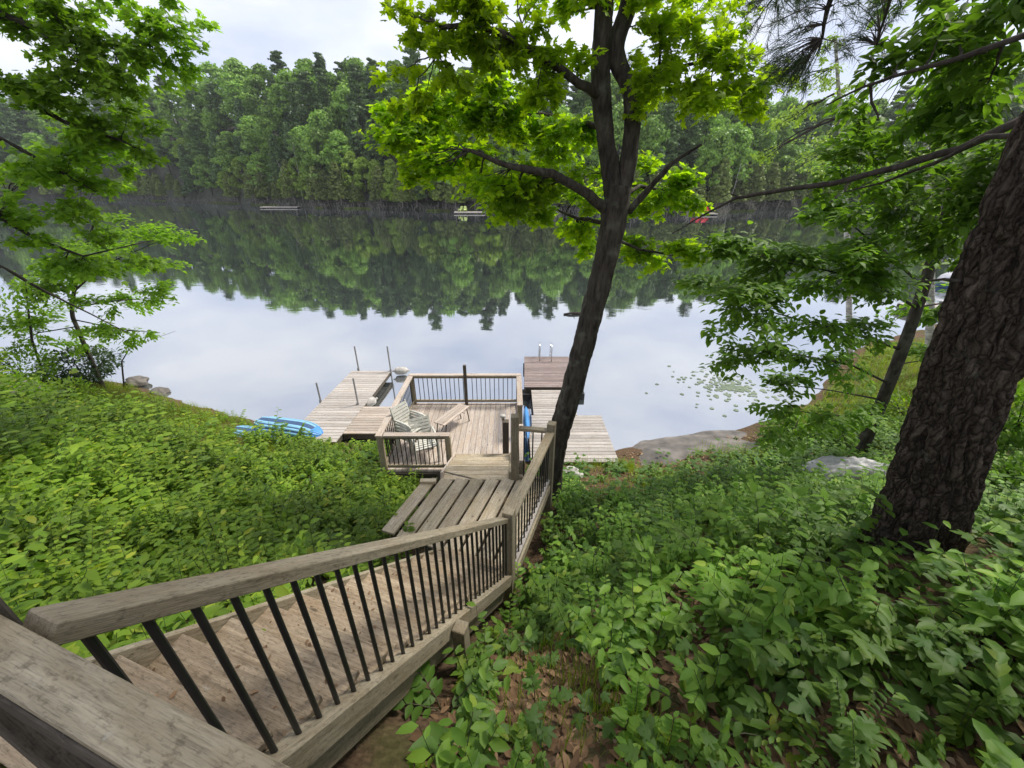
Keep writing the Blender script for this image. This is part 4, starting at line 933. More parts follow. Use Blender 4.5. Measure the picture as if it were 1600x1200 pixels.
rows = [(1.6, 3.9, 'cedar'), (6, 4.4, 'mid'), (13, 5.4, 'up'), (22, 5.8, 'up'), (33, 6.0, 'top'), (46, 6.6, 'top')]
for off, spc, typ in rows:
    az = -53.0
    while az < 58:
        D = float(shoreD(az)) + off; far = D > 200
        az += math.degrees(spc*(1.5 if far else 1)*random.uniform(.65, 1.35)/D)
        o2 = off + random.uniform(-.3, .3)*off*.5; p = far_pos(az, o2); p.z -= .1
        u = random.random()
        if typ == 'cedar':
            if u < .12: continue
            kd = 'cedar' if u < .84 else 'light'; s = random.uniform(.75, 1.25)
        elif typ == 'mid':
            kd = 'light' if u < .42 else ('cedar' if u < .52 else ('hemlock' if u < .62 else 'broad')); s = random.uniform(.7, 1.05)
        elif typ == 'up': kd = 'light' if u < .12 else ('broad' if u < .55 else ('pine' if u < .78 else 'hemlock')); s = random.uniform(.85, 1.15)
        else: kd = 'broad' if u < .6 else ('pine' if u < .88 else 'hemlock'); s = random.uniform(1.0, 1.3)*(.88 if kd == 'pine' else 1)
        if kd == 'pine': s *= .95
        s *= 1.12 if az < 0 else 1.0
        far_tree(kd, p, s*(1.15 if far else 1), s*random.uniform(.9, 1.15), az, typ)
# bare leaning birches and drift wood on the far shore
def snag(bx, by, tx, ty, r, label, mat='bark_birch'):
    d = ray(bx, by); az = math.degrees(math.atan2(d.x, d.y)); p = far_pos(az, 2.5)
    tp = at_y(tx, ty, p.y-1.0); p.x += (at_y(bx, by, p.y).x-p.x); e = empty('bare_birch', p, label, 'dead tree')
    p.z -= .4; limb('trunk', [p, p.lerp(tp, .5)+Vector((.2, 0, .1)), tp], r, r*.4, e, mat, .05, 3, 6)
    for f in (.6, .75, .88):
        a = p.lerp(tp, f); limb('branch', [a, a+Vector((random.uniform(-1.4, 1.4), -.3, random.uniform(.3, 1.1)))], r*.35, .02, e, mat, 0, 2, 4)
snag(465,275, 457,222, .10, 'pale bare birch trunk with broken top among the far cedars'); snag(458,296, 432,250, .08, 'thin pale trunk leaning left on the far shore')
snag(235,330, 222,290, .09, 'pale dead stem tilted over the water at the far cove'); snag(1145,287, 1158,255, .09, 'white dead birch fork beyond the red chairs'); snag(1215,322,1235,290,.09,'pale leaning trunk on the far bank behind the tiered tree')
# reeds along the far water line
P = []
for k in range(9000):
    az = random.uniform(-50, 52); 
    if math.sin(az*.55)+math.sin(az*1.31+2) < .2: continue
    o2 = random.uniform(-1.8, .6); r = float(shoreD(az))+o2; P.append((r*math.sin(R_(az)), r*math.cos(R_(az)), -.05))
P = np.array(P); ax = np.array([0, 0, 1.])+rng.normal(size=P.shape)*.25
V, F = leaves(T_OV, P, ax, rdir(len(P)), rng.uniform(.3, .7, len(P))); tag(obj('reeds', mesh_np('reeds', V, F), M['far_cedar']), 'thin belt of pale reeds along the far waterline', 'reeds', kind='stuff')
# exposed roots and brush under the cedars
mb = MB()
for k in range(1500):
    az = random.uniform(-45, 50); p = far_pos(az, random.uniform(-.6, 1.6)); p.z = max(p.z, -.1)
    e = p + Vector((random.uniform(-1.2, 1.2), random.uniform(-1, .3), random.uniform(.5, 2.3))); mb.tube([p, p.lerp(e, .5)+Vector((0, -.2, .2)), e], [.06, .04, .015], 3, False)
tag(mb.build('shore_brush', M['bark_grey']), 'grey tangle of bare roots and brush under the far cedars', 'brush', kind='stuff')
# far floating docks and their chairs
def far_dock(px0, px1, py, ln_label, nm='floating_dock', wd=2.4, z=.45):
    a, b_ = at_z(px0, py, z), at_z(px1, py, z); y = (a.y+b_.y)/2
    r = empty(nm, ((a.x+b_.x)/2, y, 0), ln_label, 'dock')
    n = max(6, int((b_.x-a.x)/.5)); s = (b_.x-a.x)/n
    for k in range(n): board('board', (a.x+s*(k+.5), y-wd/2, z), (a.x+s*(k+.5), y+wd/2, z), s-.03, .05, M['dock'], r)
    for yy in (-wd/2-.03, wd/2+.03): board('side_board', (a.x, y+yy, z-.12), (b_.x, y+yy, z-.12), .2, .05, M['dock'], r, up=(0, 1, 0))
    for xx in (a.x+.4, b_.x-.4):
        mb = MB(); mb.box((xx, y, .1), (.7, wd*.8, .45)); mb.build('float', M['black'], r)
    return a, b_, y
far_dock(409, 467, 323, 'long bare white dock low on the water before the far cedars')
a, b_, y = far_dock(710, 758, 331, 'pale dock with two lime chairs by the far shore')
def adir(p, rz, mat, label, grp, s=1.35):
    r = empty('adirondack_chair', p, label, 'chair', grp); mw = Matrix.Translation(p) @ Matrix.Rotation(rz, 4, 'Z') @ Matrix.Scale(s, 4)
    mb = MB(); mb.box((0, 0, .36), (.55, .5, .04), Matrix.Rotation(R_(12), 3, 'X')); mb.build('seat', mat, r, mw)
    for k in range(5):
        Rm = Matrix.Rotation(R_(-24), 3, 'X'); mb = MB(); mb.box(Vector((-.22+k*.11, .26, .36))+Rm @ Vector((0, 0, .36)), (.09, .02, .76-.05*abs(k-2)), Rm); mb.build('back_slat', mat, r, mw)
    for sx in (-.32, .32):
        mb = MB(); mb.box((sx, .02, .56), (.13, .68, .03)); mb.build('armrest', mat, r, mw)
        mb = MB(); mb.box((sx*.95, -.26, .28), (.05, .09, .56)); mb.build('leg', mat, r, mw)
        mb = MB(); mb.box((sx*.95, .28, .22), (.05, .09, .46)); mb.build('leg', mat, r, mw)
x = at_y(719, 325, y).x; adir(Vector((x, y, .475)), R_(-30), M['lime'], 'lime green chair angled at the end of the far pale dock', 'lime chairs on the far dock')
x = at_y(727, 325, y).x; adir(Vector((x, y-.2, .475)), R_(8), M['lime'], 'lime green chair facing the lake on the far pale dock', 'lime chairs on the far dock')
a, b_, y = far_dock(1085, 1118, 333, 'small pale dock crowded with red chairs by the far shore', wd=2.8)
for k, px in enumerate((1087, 1092, 1097, 1102, 1107)):
    x = at_y(px, 328, y).x; adir(Vector((x, y+(-.5 if k % 2 else .5), .475)), R_(random.uniform(-25, 25)), M['red'], 'bright red chair in the cluster on the far dock', 'red chairs on the far dock')
#@@PART5
# ------------------------------------------------------------------ left trees
lb0 = Vector((-11.5, 5.2, gz(-11.5, 5.2)-.2))
lt = empty('overhanging_maple', (lb0.x, lb0.y, lb0.z+.2), 'maple on the left bank with long leafy boughs drooping over the lake', 'tree')
pth = [lb0, Vector((-11.3, 5.3, 5)), Vector((-11.0, 5.4, 8)), Vector((-10.8, 5.6, 11.5)), Vector((-10.7, 5.6, 15))]; rad = [.28, .23, .2, .14, .05]
bark_tube('trunk', pth, rad, M['bark_maple'], lt, 36, 120, .016, (11, 11, 3), .3)
LL = dense(pth, rad)
for pts, r0 in [([Vector((-11.2, 5.3, 6.0)), at_y(0,20,6.6), at_y(90,60,6.9), at_y(180,70,7.1), at_y(260,60,7.2)], .06), ([Vector((-11.2, 5.3, 5.6)), at_y(0,135,6.6), at_y(100,190,7.0), at_y(190,220,7.2), at_y(230,240,7.3)], .05),
  ([Vector((-11.3, 5.3, 5.0)), at_y(0,215,6.8), at_y(80,260,7.1), at_y(150,300,7.3)], .045), ([Vector((-11.3, 5.3, 4.6)), at_y(0,340,6.8), at_y(60,375,7.1), at_y(130,400,7.4), at_y(240,375,7.8)], .045), ([Vector((-11.3, 5.3, 4.2)), at_y(0,415,7.0), at_y(60,450,7.4), at_y(110,475,7.7), at_y(200,520,8.2)], .04),
  ([Vector((-11.0, 5.4, 8)), at_y(60,-60,6.8), at_y(200,-20,7.2)], .05)]:
    LL += limb('limb', pts, r0, .008, lt, 'bark_thin')
lp = [(40,30,6.8,70,40,260),(120,40,7.0,70,40,280),(200,40,7.1,60,34,230),(250,60,7.2,45,36,170),(275,85,7.2,26,24,80),(60,100,6.8,70,36,260),(150,110,7.0,70,36,270),(230,120,7.2,45,26,140),(40,170,6.8,60,36,230),(130,180,7.0,70,36,270),(205,195,7.2,40,28,130),
 (50,235,6.9,65,34,250),(140,240,7.1,60,30,210),(210,245,7.2,32,22,90),(40,300,7.0,60,34,240),(110,300,7.2,55,30,210),(40,360,7.0,60,32,240),(120,350,7.3,55,30,220),(60,410,7.2,65,28,240),(150,405,7.6,60,24,210),(50,30,7.6,80,50,150),(130,150,7.8,90,60,180),(100,-30,6.9,100,30,200),(280,10,7.3,25,16,50)]
mb = MB(); V, F = pads_foliage([px_pad(*a, mul=2.1) for a in lp], T_MA, .098, True, LL, mb, .5, .4, 18)
obj('foliage', mesh_np('foliage', V, F), M['left_leaf'], lt)['kind'] = 'stuff'; mb.build('twigs', M['bark_thin'], lt)['kind'] = 'stuff'
# small tree with layered sprays at the left water edge
sb0 = at_y(150, 585, 12.2); sb0.z = gz(sb0.x, sb0.y)-.1
sm = empty('dogwood_tree', (sb0.x, sb0.y, sb0.z+.1), 'small crooked tree with layered sprays at the left waterline', 'tree')
pth = [sb0, at_y(124,520,12.2), at_y(113,490,12.2), at_y(116,455,12.2), at_y(130,400,12.2), at_y(150,340,12.2)]; rad = [.07, .06, .055, .05, .04, .02]
bark_tube('trunk', pth, rad, M['bark_maple'], sm, 24, 70, .006)
SL_ = dense(pth, rad)
for pts, r0 in [([(116,455,12.2),(160,415,12),(230,385,11.8)], .03), ([(114,480,12.2),(180,470,12),(250,465,11.8)], .028), ([(118,500,12.2),(190,515,12),(250,520,11.8)], .022), ([(116,455,12.2),(60,430,12),(10,430,12)], .03), ([(122,510,12.2),(60,520,12),(20,540,12)], .02)]:
    SL_ += px_limb(pts, r0, .008, sm)
lp = [(230,372,11.8,50,14,260),(275,378,11.8,26,10,110),(200,365,12,30,12,120),(190,430,12,45,18,220),(240,440,11.9,35,14,130),(255,468,11.8,40,9,120),(180,475,12,50,18,230),(200,515,12,45,14,170),(150,530,12.1,45,16,170),(235,530,11.9,25,12,80),(100,450,12.1,45,22,220),(50,440,12,50,24,240),(60,500,12,50,20,200),(20,470,12,40,26,180),(30,530,12.1,40,20,150),(110,400,12.1,50,22,220),(160,350,12.1,40,22,170)]
mb = MB(); V, F = pads_foliage([px_pad(*a, mul=2.2) for a in lp], T_OV, .15, True, SL_, mb, .35, .35, 18)
obj('foliage', mesh_np('foliage', V, F), M['left_leaf'], sm)['kind'] = 'stuff'; mb.build('twigs', M['bark_thin'], sm)['kind'] = 'stuff'
# dark bush and saplings at the left waterline
def bush(name, px, py, Y, rpx, rpy, n, mat, label, size=.1, cat='bush'):
    c = at_y(px, py, Y); g_ = gz(c.x, c.y); d = ray(px, py); t_ = Y/d.y; rx, rz = rpx/FPX*t_, rpy/FPX*t_
    e = empty(name, (c.x, c.y, g_), label, cat); mb = MB()
    for k in range(9):
        th = random.uniform(0, 6.28); tp = Vector((c.x+rx*.7*math.cos(th), c.y+rx*.6*math.sin(th), max(g_, c.z)+rz*random.uniform(.0, .9)))
        mb.tube(curve((c.x+random.uniform(-.1, .1), c.y, g_-.05), tp, .1, 4, .05), [.022, .018, .014, .01, .005], 4, False)
    mb.build('stems', M['bark_thin'], e)
    dd = rdir(n); P = np.array([c.x, c.y, max(c.z, g_+rz*.6)]) + dd*np.array([rx, rx*.9, rz])*rng.uniform(.25, 1, (n, 1))**.5
    V, F = leaves(T_OV, P, dd+rng.normal(size=(n, 3))*.6, np.array([0, 0, 1.])+rng.normal(size=(n, 3))*.5, size*rng.uniform(.6, 1.2, n))
    obj('foliage', mesh_np('foliage', V, F), M[mat], e)['kind'] = 'stuff'
bush('dark_shrub', 125, 570, 12.4, 52, 26, 2600, 'dark_bush', 'dense dark shrub at the foot of the crooked waterline tree', .11)
bush('leafy_shrub', 40, 570, 11.0, 40, 30, 1100, 'left_leaf', 'loose leafy shrub between the boulder and the dark shrub', .11)
bush('leafy_shrub', 20, 655, 8.4, 55, 50, 1500, 'left_leaf', 'tall leafy shrub below the boulder at the left edge of the bank', .12)
bush('leafy_shrub', 95, 620, 10.2, 42, 26, 1000, 'under_left', 'rounded yellow green shrub below the dark shrub', .11)
e = empty('thin_sapling', at_y(185, 592, 12.4).to_tuple()[:2] + (gz(*at_y(185, 592, 12.4).xy),), 'thin bare sapling leaning right at the left waterline', 'sapling')
limb('stem', [Vector(e.location)-Vector((0, 0, .1)), at_y(190,565,12.4), at_y(202,545,12.4)], .03, .012, e, 'bark_thin'); limb('branch', [at_y(200,547,12.4), at_y(230,533,12.4), at_y(275,517,12.4)], .012, .004, e, 'bark_thin'); limb('branch', [at_y(198,550,12.4), at_y(165,556,12.4)], .01, .004, e, 'bark_thin')
e = empty('thin_sapling', at_y(52, 570, 11.6).to_tuple()[:2] + (gz(*at_y(52, 570, 11.6).xy),), 'thin upright sapling with few round leaves beside the leafy shrub', 'sapling')
limb('stem', [Vector(e.location)-Vector((0, 0, .1)), at_y(50,530,11.6), at_y(44,480,11.6), at_y(40,440,11.6)], .04, .012, e, 'bark_thin')
P = np.array([at_y(random.uniform(20, 75), random.uniform(440, 540), 11.6+random.uniform(-.5, .5)) for k in range(260)])
V, F = leaves(T_OV, P, rdir(260)-np.array([0, 0, .4]), np.array([0, 0, 1.])+rng.normal(size=(260, 3))*.5, .15); obj('foliage', mesh_np('foliage', V, F), M['left_leaf'], e)['kind'] = 'stuff'
# shrubs behind the pine on the right bank
for (px, py, Y, rx, rz, n, mt_, lb_) in [(1575, 650, 5.6, 60, 50, 1500, 'beech_leaf', 'leafy shrub crowding the uphill side of the pine trunk'), (1590, 760, 4.4, 60, 45, 1100, 'under_right', 'low dense shrub behind the foot of the pine'), (1500, 590, 10.5, 45, 30, 1200, 'beech_leaf', 'shrub on the grassy bank between the birch and the pine'), (1420, 640, 9.2, 50, 22, 1100, 'under_left', 'spreading low shrub at the edge of the grassy bank'), (1250, 668, 8.6, 55, 16, 900, 'under_right', 'low shrub on the bank beneath the tiered tree'), (1585, 520, 8.0, 40, 45, 1000, 'beech_leaf', 'tall shrub with light leaves beyond the pine trunk'), (1330, 690, 8.0, 45, 20, 800, 'beech_leaf', 'small shrub at the base of the tiered tree')]:
    bush('bank_shrub', px, py, Y, rx, rz, n, mt_, lb_, .11)
# ------------------------------------------------------------------ rocks
def rock(name, p, sx, sy, sz, label, mat, seed=0, cat='rock', res=40):
    V_ = []; F_ = []; n1, n2 = res, res//2
    for i in range(n2+1):
        ph = math.pi*i/n2
        for j in range(n1):
            th = 2*math.pi*j/n1; d = Vector((math.sin(ph)*math.cos(th), math.sin(ph)*math.sin(th), math.cos(ph)))
            k = 1+.28*mnoise.noise(d*1.4+Vector((seed, 0, 0)))+.12*mnoise.noise(d*3.5+Vector((seed, 3, 0)))+.05*mnoise.noise(d*9+Vector((seed, 3, 7)))
            V_.append((d.x*k*sx, d.y*k*sy, d.z*k*sz))
    for i in range(n2):
        for j in range(n1): F_.append((i*n1+j, i*n1+(j+1) % n1, (i+1)*n1+(j+1) % n1, (i+1)*n1+j))
    o = obj(name, mesh_np(name, np.array(V_), np.array(F_), True), M[mat], None, Matrix.Translation(p)); tag(o, label, cat); return o
p = at_y(18, 605, 9.6); p.z = gz(p.x, p.y)+.28; rock('boulder', p, .62, .5, .42, 'rounded grey boulder in the shrubs near the left waterline', 'rock', 3)
p = at_z(248, 612, .05); rock('shore_stone', p, .3, .25, .14, 'flat dark stone at the left water edge under the grass', 'rock', 5)
p = at_z(213, 597, .1); rock('shore_stone', p, .4, .3, .2, 'low stone at the foot of the thin leaning sapling', 'rock', 8)
for k, (px, py, s, lb_) in enumerate([(893,733,.16,'white stone beside the shore dock, the largest of three'), (905,741,.10,'small white stone next to the largest white stone'), (884,742,.09,'small white stone nearest the maple roots')]):
    p = at_z(px, py, .7); p.z = gz(p.x, p.y)+s*.5; p.y = p.y; rock('white_stone', p, s*1.3, s, s*.8, lb_, 'rock_w', 11+k, 'stone', 20)
# bedrock slab along the right shore
xs = np.linspace(2.3, 9.5, 110); ys = np.linspace(7.3, 11.6, 70)
def slab(X, Y):
    gz_ = ground(X, Y) - .05*np.sin(X*2.3+Y*1.1)*np.sin(Y*2.9-X*.7) - .02*np.sin(X*7.1)*np.sin(Y*6.3+1)
    e1 = np.clip((X-2.9)/.8, 0, 1)*np.clip((7.3-X)/1.6, 0, 1); e2 = np.clip((Y-(7.75+.13*(X-3)))/.6, 0, 1)
    nzv = np.array([mnoise.noise(Vector((x*.9, y*1.6, 2)))*.10+mnoise.noise(Vector((x*3, y*4, 5)))*.035 for x, y in zip(X.ravel(), Y.ravel())]).reshape(X.shape)
    return gz_ - .13 + .215*(e1*e2)**.7 + nzv*e1*e2*.45
sl_ = obj('bedrock_slab', grid_mesh('bedrock_slab', xs, ys, slab), M['rock']); tag(sl_, 'smooth sloping bedrock slab entering the water beyond the shore dock', 'rock')
# ------------------------------------------------------------------ tarp, floating things
tp = at_z(1325, 728, 1.75)
nX, nY = 60, 44; V_ = []; 
for j in range(nY):
    for i in range(nX):
        u_, v_ = i/(nX-1)*2-1, j/(nY-1)*2-1; x, y = tp.x+u_*.8, tp.y+v_*.42
        dome = max(0, 1-abs(u_)**3)*max(0, 1-abs(v_)**2.2)
        h = .46*dome**.6*(1-.25*u_) + .10*abs(mnoise.noise(Vector((u_*2.2, v_*4+u_*1.5, 1))))*dome + .06*mnoise.noise(Vector((u_*5, v_*7, 4)))*min(1, dome*3)
        V_.append((x, y, gz(x, y)-.03+h))
i = (np.arange(nX-1)[None, :]+np.arange(nY-1)[:, None]*nX).ravel()
to = obj('white_tarp', mesh_np('white_tarp', np.array(V_), np.c_[i, i+1, i+1+nX, i+nX], True), M['tarp']); tag(to, 'crumpled white tarp over a low heap near the pine', 'tarp')
lg = at_z(893, 491, .03); e = empty('floating_log', (lg.x, lg.y, 0), 'short dark log floating on the open water', 'log')
limb('log', [lg+Vector((-.45, 0, 0)), lg+Vector((0, .05, .05)), lg+Vector((.5, .1, .02))], .05, .09, e, 'bark_thin'); limb('stub', [lg+Vector((.1, .05, .04)), lg+Vector((.2, 0, .22))], .03, .01, e, 'bark_thin')
cb_ = at_z(1500, 446, .1)
e = empty('covered_boat', (cb_.x, cb_.y, 0), 'moored boat under a rounded grey cover seen beside the pine', 'boat')
V_ = []; F_ = []
for i in range(15):
    x = -1+2*i/14; tpf = (1-abs(x)**3.5)**.6 if abs(x) < 1 else .05
    for j in range(11):
        a_ = math.pi*j/10; V_.append((cb_.x+x*1.7, cb_.y+math.cos(a_)*.8*max(tpf, .1), .35+math.sin(a_)**.7*.75*max(.3, tpf)))
for i in range(14):
    for j in range(10): F_.append((i*11+j, i*11+j+1, (i+1)*11+j+1, (i+1)*11+j))
obj('cover', mesh_np('cover', np.array(V_), np.array(F_), True), M['cover'], e)
mb = MB(); mb.tube([(cb_.x-1.6, cb_.y, .18), (cb_.x-1.2, cb_.y, .18), (cb_.x+1.2, cb_.y, .18), (cb_.x+1.6, cb_.y, .18)], [.1, .72, .72, .5], 14); mb.build('hull', M['navy'], e, None, True)
md = at_z(1465, 478, .4); e = empty('mooring_dock', (md.x, md.y, 0), 'low pale mooring dock between the pine and the covered boat', 'dock')
for k in range(12): board('board', (md.x-1.6+k*.3, md.y-.6, .4), (md.x-1.6+k*.3, md.y+.6, .4), .28, .04, M['dock'], e)
for yy in (-.62, .62): board('beam', (md.x-1.75, md.y+yy, .28), (md.x+1.85, md.y+yy, .28), .18, .05, M['dark_timber'], e, up=(0, 1, 0))
for xx in (-1.4, 1.5): rod('pile', (md.x+xx, md.y, -2), (md.x+xx, md.y, .37), .06, M['dark_timber'], e)
# lily pads
P = []
for k in range(260):
    th = random.uniform(0, 6.28); r = abs(random.gauss(0, .75)); c = at_z(1150, 605, .0); P.append((c.x+r*math.cos(th)*1.5+random.uniform(-.6, .3), c.y+r*math.sin(th)*1.1, .008))
P = np.array(P); ang = np.linspace(.25, 6.03, 9); tv = np.array([(0, 0, 0)]+[(math.cos(a_), math.sin(a_), 0) for a_ in ang]); tf = np.array([(0, i+1, i+2) for i in range(8)])
th = rng.uniform(0, 6.28, len(P)); ax = np.c_[np.cos(th), np.sin(th), np.zeros(len(P))]
P[:, 2] += rng.uniform(0, .006, len(P))
V, F = leaves((tv, tf), P, ax, np.tile([0, 0, 1.], (len(P), 1)), rng.uniform(.04, .09, len(P))); tag(obj('lily_pads', mesh_np('lily_pads', V, F), leafmat('lily_pad', (.13, .17, .10), (.20, .24, .15), None, 0, .4)), 'patch of small pale lily pads off the right shore', 'lily pads', kind='stuff')
# ------------------------------------------------------------------ undergrowth
def make_plants(n_proto, hmin, hmax, nl, lsz, seed):
    r_ = np.random.default_rng(seed); out_ = []
    for k in range(n_proto):
        h = r_.uniform(hmin, hmax); P, AX, NR, SZ, ST = [], [], [], [], []
        nst = r_.integers(2, 5)
        for s_ in range(nst):
            th = r_.uniform(0, 6.28); lean = r_.uniform(.1, .75); L_ = h*r_.uniform(.7, 1.1)
            e_ = np.array([math.cos(th)*lean*L_, math.sin(th)*lean*L_, L_*(1-.3*lean)])
            dirx = unit(np.array([math.cos(th), math.sin(th), .25])); side = np.array([-math.sin(th), math.cos(th), 0])
            m_ = int(nl/nst); ts = np.linspace(.3, 1.0, m_); sag = ts**2*.18*L_*lean
            pos = ts[:, None]*e_; pos[:, 2] -= sag
            sg = np.where(np.arange(m_) % 2 == 0, 1, -1)[:, None]
            ax = dirx*.55+side*sg*r_.uniform(.7, 1.2, (m_, 1))+r_.normal(size=(m_, 3))*.18; ax[:, 2] = ax[:, 2]*.5-.12
            P.append(pos); AX.append(ax); NR.append(np.array([0, 0, 1.])+r_.normal(size=(m_, 3))*.28); SZ.append(lsz*r_.uniform(.65, 1.2, m_)*(1.1-.35*ts))
            ST.append((np.zeros(3), pos[-1]))
        out_.append((np.concatenate(P), np.concatenate(AX), np.concatenate(NR), np.concatenate(SZ), ST))
    return out_
T_O2 = (np.array([(0,0,0),(0,.5,-.02),(0,1,-.14),(-.23,.3,.05),(.23,.3,.05),(-.18,.7,.02),(.18,.7,.02)], float), np.array([(0,1,3),(1,5,3),(1,2,5),(0,4,1),(1,4,6),(1,6,2)]))
T_O4 = (np.array([(0,0,0),(-.22,.28,.04),(.22,.28,.04),(-.2,.66,.02),(.2,.66,.02),(0,1,-.12)], float), np.array([(0,2,1),(1,2,4),(1,4,3),(3,4,5)]))
def scatter(protos, pts, scl, with_stem=True, tm=T_O2):
    parts = []; stem = []
    zg = ground(pts[:, 0], pts[:, 1])
    for (x, y), z, s in zip(pts, zg, scl):
        P, AX, NR, SZ, ST = protos[rng.integers(len(protos))]; a_ = rng.uniform(0, 6.28); c, s_ = math.cos(a_), math.sin(a_)
        Rz = np.array([[c, -s_, 0], [s_, c, 0], [0, 0, 1]])
        parts.append((P@Rz.T*s+[x, y, z-.02], AX@Rz.T, NR@Rz.T, SZ*(.6+.4*s)))
        if with_stem:
            for p0, p1 in ST: stem.append(((p0@Rz.T)*s+[x, y, z-.03], (p1@Rz.T)*s+[x, y, z-.02]))
    P, AX, NR, SZ = [np.concatenate([p[i] for p in parts]) for i in range(4)]
    sv = np.array(stem); d = sv[:, 1]-sv[:, 0]; ln_ = np.linalg.norm(d, axis=1)
    TS = (np.array([(-.006, 0, 0), (.006, 0, 0), (.003, 1, .0), (-.003, 1, 0)])*[1, 1, 1], np.array([(0, 1, 2), (0, 2, 3)]))
    sx = unit(np.cross(d, [0, 1., .2])); w_ = .004
    SV = np.stack([sv[:, 0]-sx*w_, sv[:, 0]+sx*w_, sv[:, 1]+sx*w_*.5, sv[:, 1]-sx*w_*.5], 1).reshape(-1, 3); SF = (np.arange(len(sv))*4)[:, None]+np.array([[0, 1, 2, 3]])
    if tm is T_O2:
        nr_ = (P[:, 0]**2+P[:, 1]**2+(P[:, 2]-CAM_H)**2) < 4.6**2; pr_ = []
        for k_, T_ in ((nr_, T_O2), (~nr_, T_O4)):
            if k_.any(): pr_.append(leaves(T_, P[k_], AX[k_], NR[k_], SZ[k_]))
        return join(pr_), (SV, SF)
    return leaves(tm, P, AX, NR, SZ), (SV, SF)
# where plants may stand
def blocked(x, y):
    p = np.c_[x-C0.x, y-C0.y]; s_ = p@np.array([U.x, U.y]); w_ = p@np.array([NL.x, NL.y])
    stair = (s_ > -2.2) & (s_ < S_END+.1) & (w_ > -.16) & (w_ < 1.14)
    plat = (s_ < .12) & (s_ > -2.2) & (w_ > -2.8) & (w_ < 1.4)
    p2 = np.c_[x-P0.x, y-P0.y]; s2 = p2@np.array([UL.x, UL.y]); w2 = p2@np.array([NLL.x, NLL.y])
    land = (s2 > -.1) & (s2 < 2.4) & (w2 > -.12) & (w2 < 2.2)
    deck = (x > DX0-.15) & (x < DX1+.2) & (y > 5.6) & (y < DY1+.2) & ((y > DY0-.15) | (x > -1.45))
    docks = ((x > .35) & (x < 2.8) & (y > 8.0)) | ((x > -6.4) & (x < -3) & (y > 9.0)) | ((np.abs(x-h1.x) < 1.1) & (np.abs(y-h1.y) < .35))
    tree = ((x-b0.x)**2+(y-b0.y)**2 < .09) | ((x-pb.x)**2+(y-pb.y)**2 < .2)
    return stair | plat | land | deck | docks | tree
def cand(n, x0, x1, y0, y1):
    x = rng.uniform(x0, x1, n); y = rng.uniform(y0, y1, n); k = ~blocked(x, y) & (ground(x, y) > .12); return x[k], y[k]
def clr(x, y, spots):
    k = np.ones(len(x), bool)
    for (cx, cy, r, pr) in spots: k &= ~(((x-cx)**2+(y-cy)**2 < r*r) & (rng.uniform(size=len(x)) < pr))
    return k
left_p = make_plants(10, .40, 1.0, 40, .15, 3) + make_plants(5, .5, 1.1, 54, .10, 13) + make_plants(4, .4, .9, 24, .21, 23); low_p = make_plants(10, .16, .32, 26, .085, 4); right_p = make_plants(8, .28, .6, 30, .13, 5) + make_plants(6, .3, .75, 22, .14, 15) + make_plants(6, .2, .45, 44, .075, 25)
# left bank
x, y = cand(4300, -13, -.6, .3, 10.8); side_ok = ((x-C0.x)*NL.x+(y-C0.y)*NL.y > 1.1) | (y > 3.4); k = side_ok & (x < -.4)
x, y = x[k], y[k]; dshore = np.clip(ground(x, y)/1.6, .25, 1)
grassy = (y > 8.0+.35*(-x-8)*(x < -8)) & (x < -5.2); ex = rng.uniform(h1.x-1.6, h1.x+1.3, 26); ey = rng.uniform(h1.y-.95, h1.y-.5, 26); x = np.r_[x, ex]; y = np.r_[y, ey]; dshore = np.r_[dshore, np.full(26, .3)]; grassy = np.r_[grassy, np.zeros(26, bool)]
keep = ~(grassy & (rng.uniform(size=len(x)) < .8)); x, y, dshore = x[keep], y[keep], dshore[keep]
(V, F), (SV, SF) = scatter(left_p, np.c_[x, y], (.45+.55*dshore)*rng.uniform(.55, 1.25, len(x))*(1+.35*np.sin(x*1.9+1)*np.sin(y*2.3))*(1+.6*np.clip((-x-4.5)/4, 0, 1)*(y < 9.5)))
tag(obj('left_undergrowth', mesh_np('left_undergrowth', V, F), M['under_left']), 'dense bright leafy undergrowth covering the bank left of the stairs', 'undergrowth', kind='stuff')
tag(obj('left_undergrowth_stems', mesh_np('left_stems', SV, SF), M['stem']), 'thin stems of the leafy undergrowth left of the stairs', 'stems', kind='stuff')
# right slope
x, y = cand(4400, -.3, 12, .2, 9.6); sd = (x-C0.x)*NL.x+(y-C0.y)*NL.y; k = (sd < -.1) | (y > 3.6); x, y = x[k], y[k]
bare = [(.25, 1.9, .5, .88), (.15, 1.35, .5, .8), (.75, 1.35, .32, .75), (.5, 1.0, .4, .7), (2.1, 6.6, .9, .75), (4.2, 7.9, 1.0, .9), (3.6, 8.6, 1.0, 1), (5.0, 9.2, 1.3, 1), (6.4, 9.2, 1.0, .9), (2.4, 7.7, .8, .8), (1.4, 7.7, .6, .7), (tp.x, tp.y, .7, .95), (pb.x+.35, pb.y-.45, .45, .9), (4.0, 6.6, .5, .7)]
k = clr(x, y, bare); x, y = x[k], y[k]; lowz = (y > 6.0)
s_ = np.where(lowz, .55, 1.0)*rng.uniform(.5, 1.4, len(x))
(V, F), (SV, SF) = scatter(right_p, np.c_[x, y], s_)
tag(obj('right_undergrowth', mesh_np('right_undergrowth', V, F), M['under_right']), 'shaded leafy undergrowth covering the slope right of the stairs', 'undergrowth', kind='stuff')
tag(obj('right_undergrowth_stems', mesh_np('right_stems', SV, SF), M['stem']), 'thin stems of the leafy undergrowth right of the stairs', 'stems', kind='stuff')
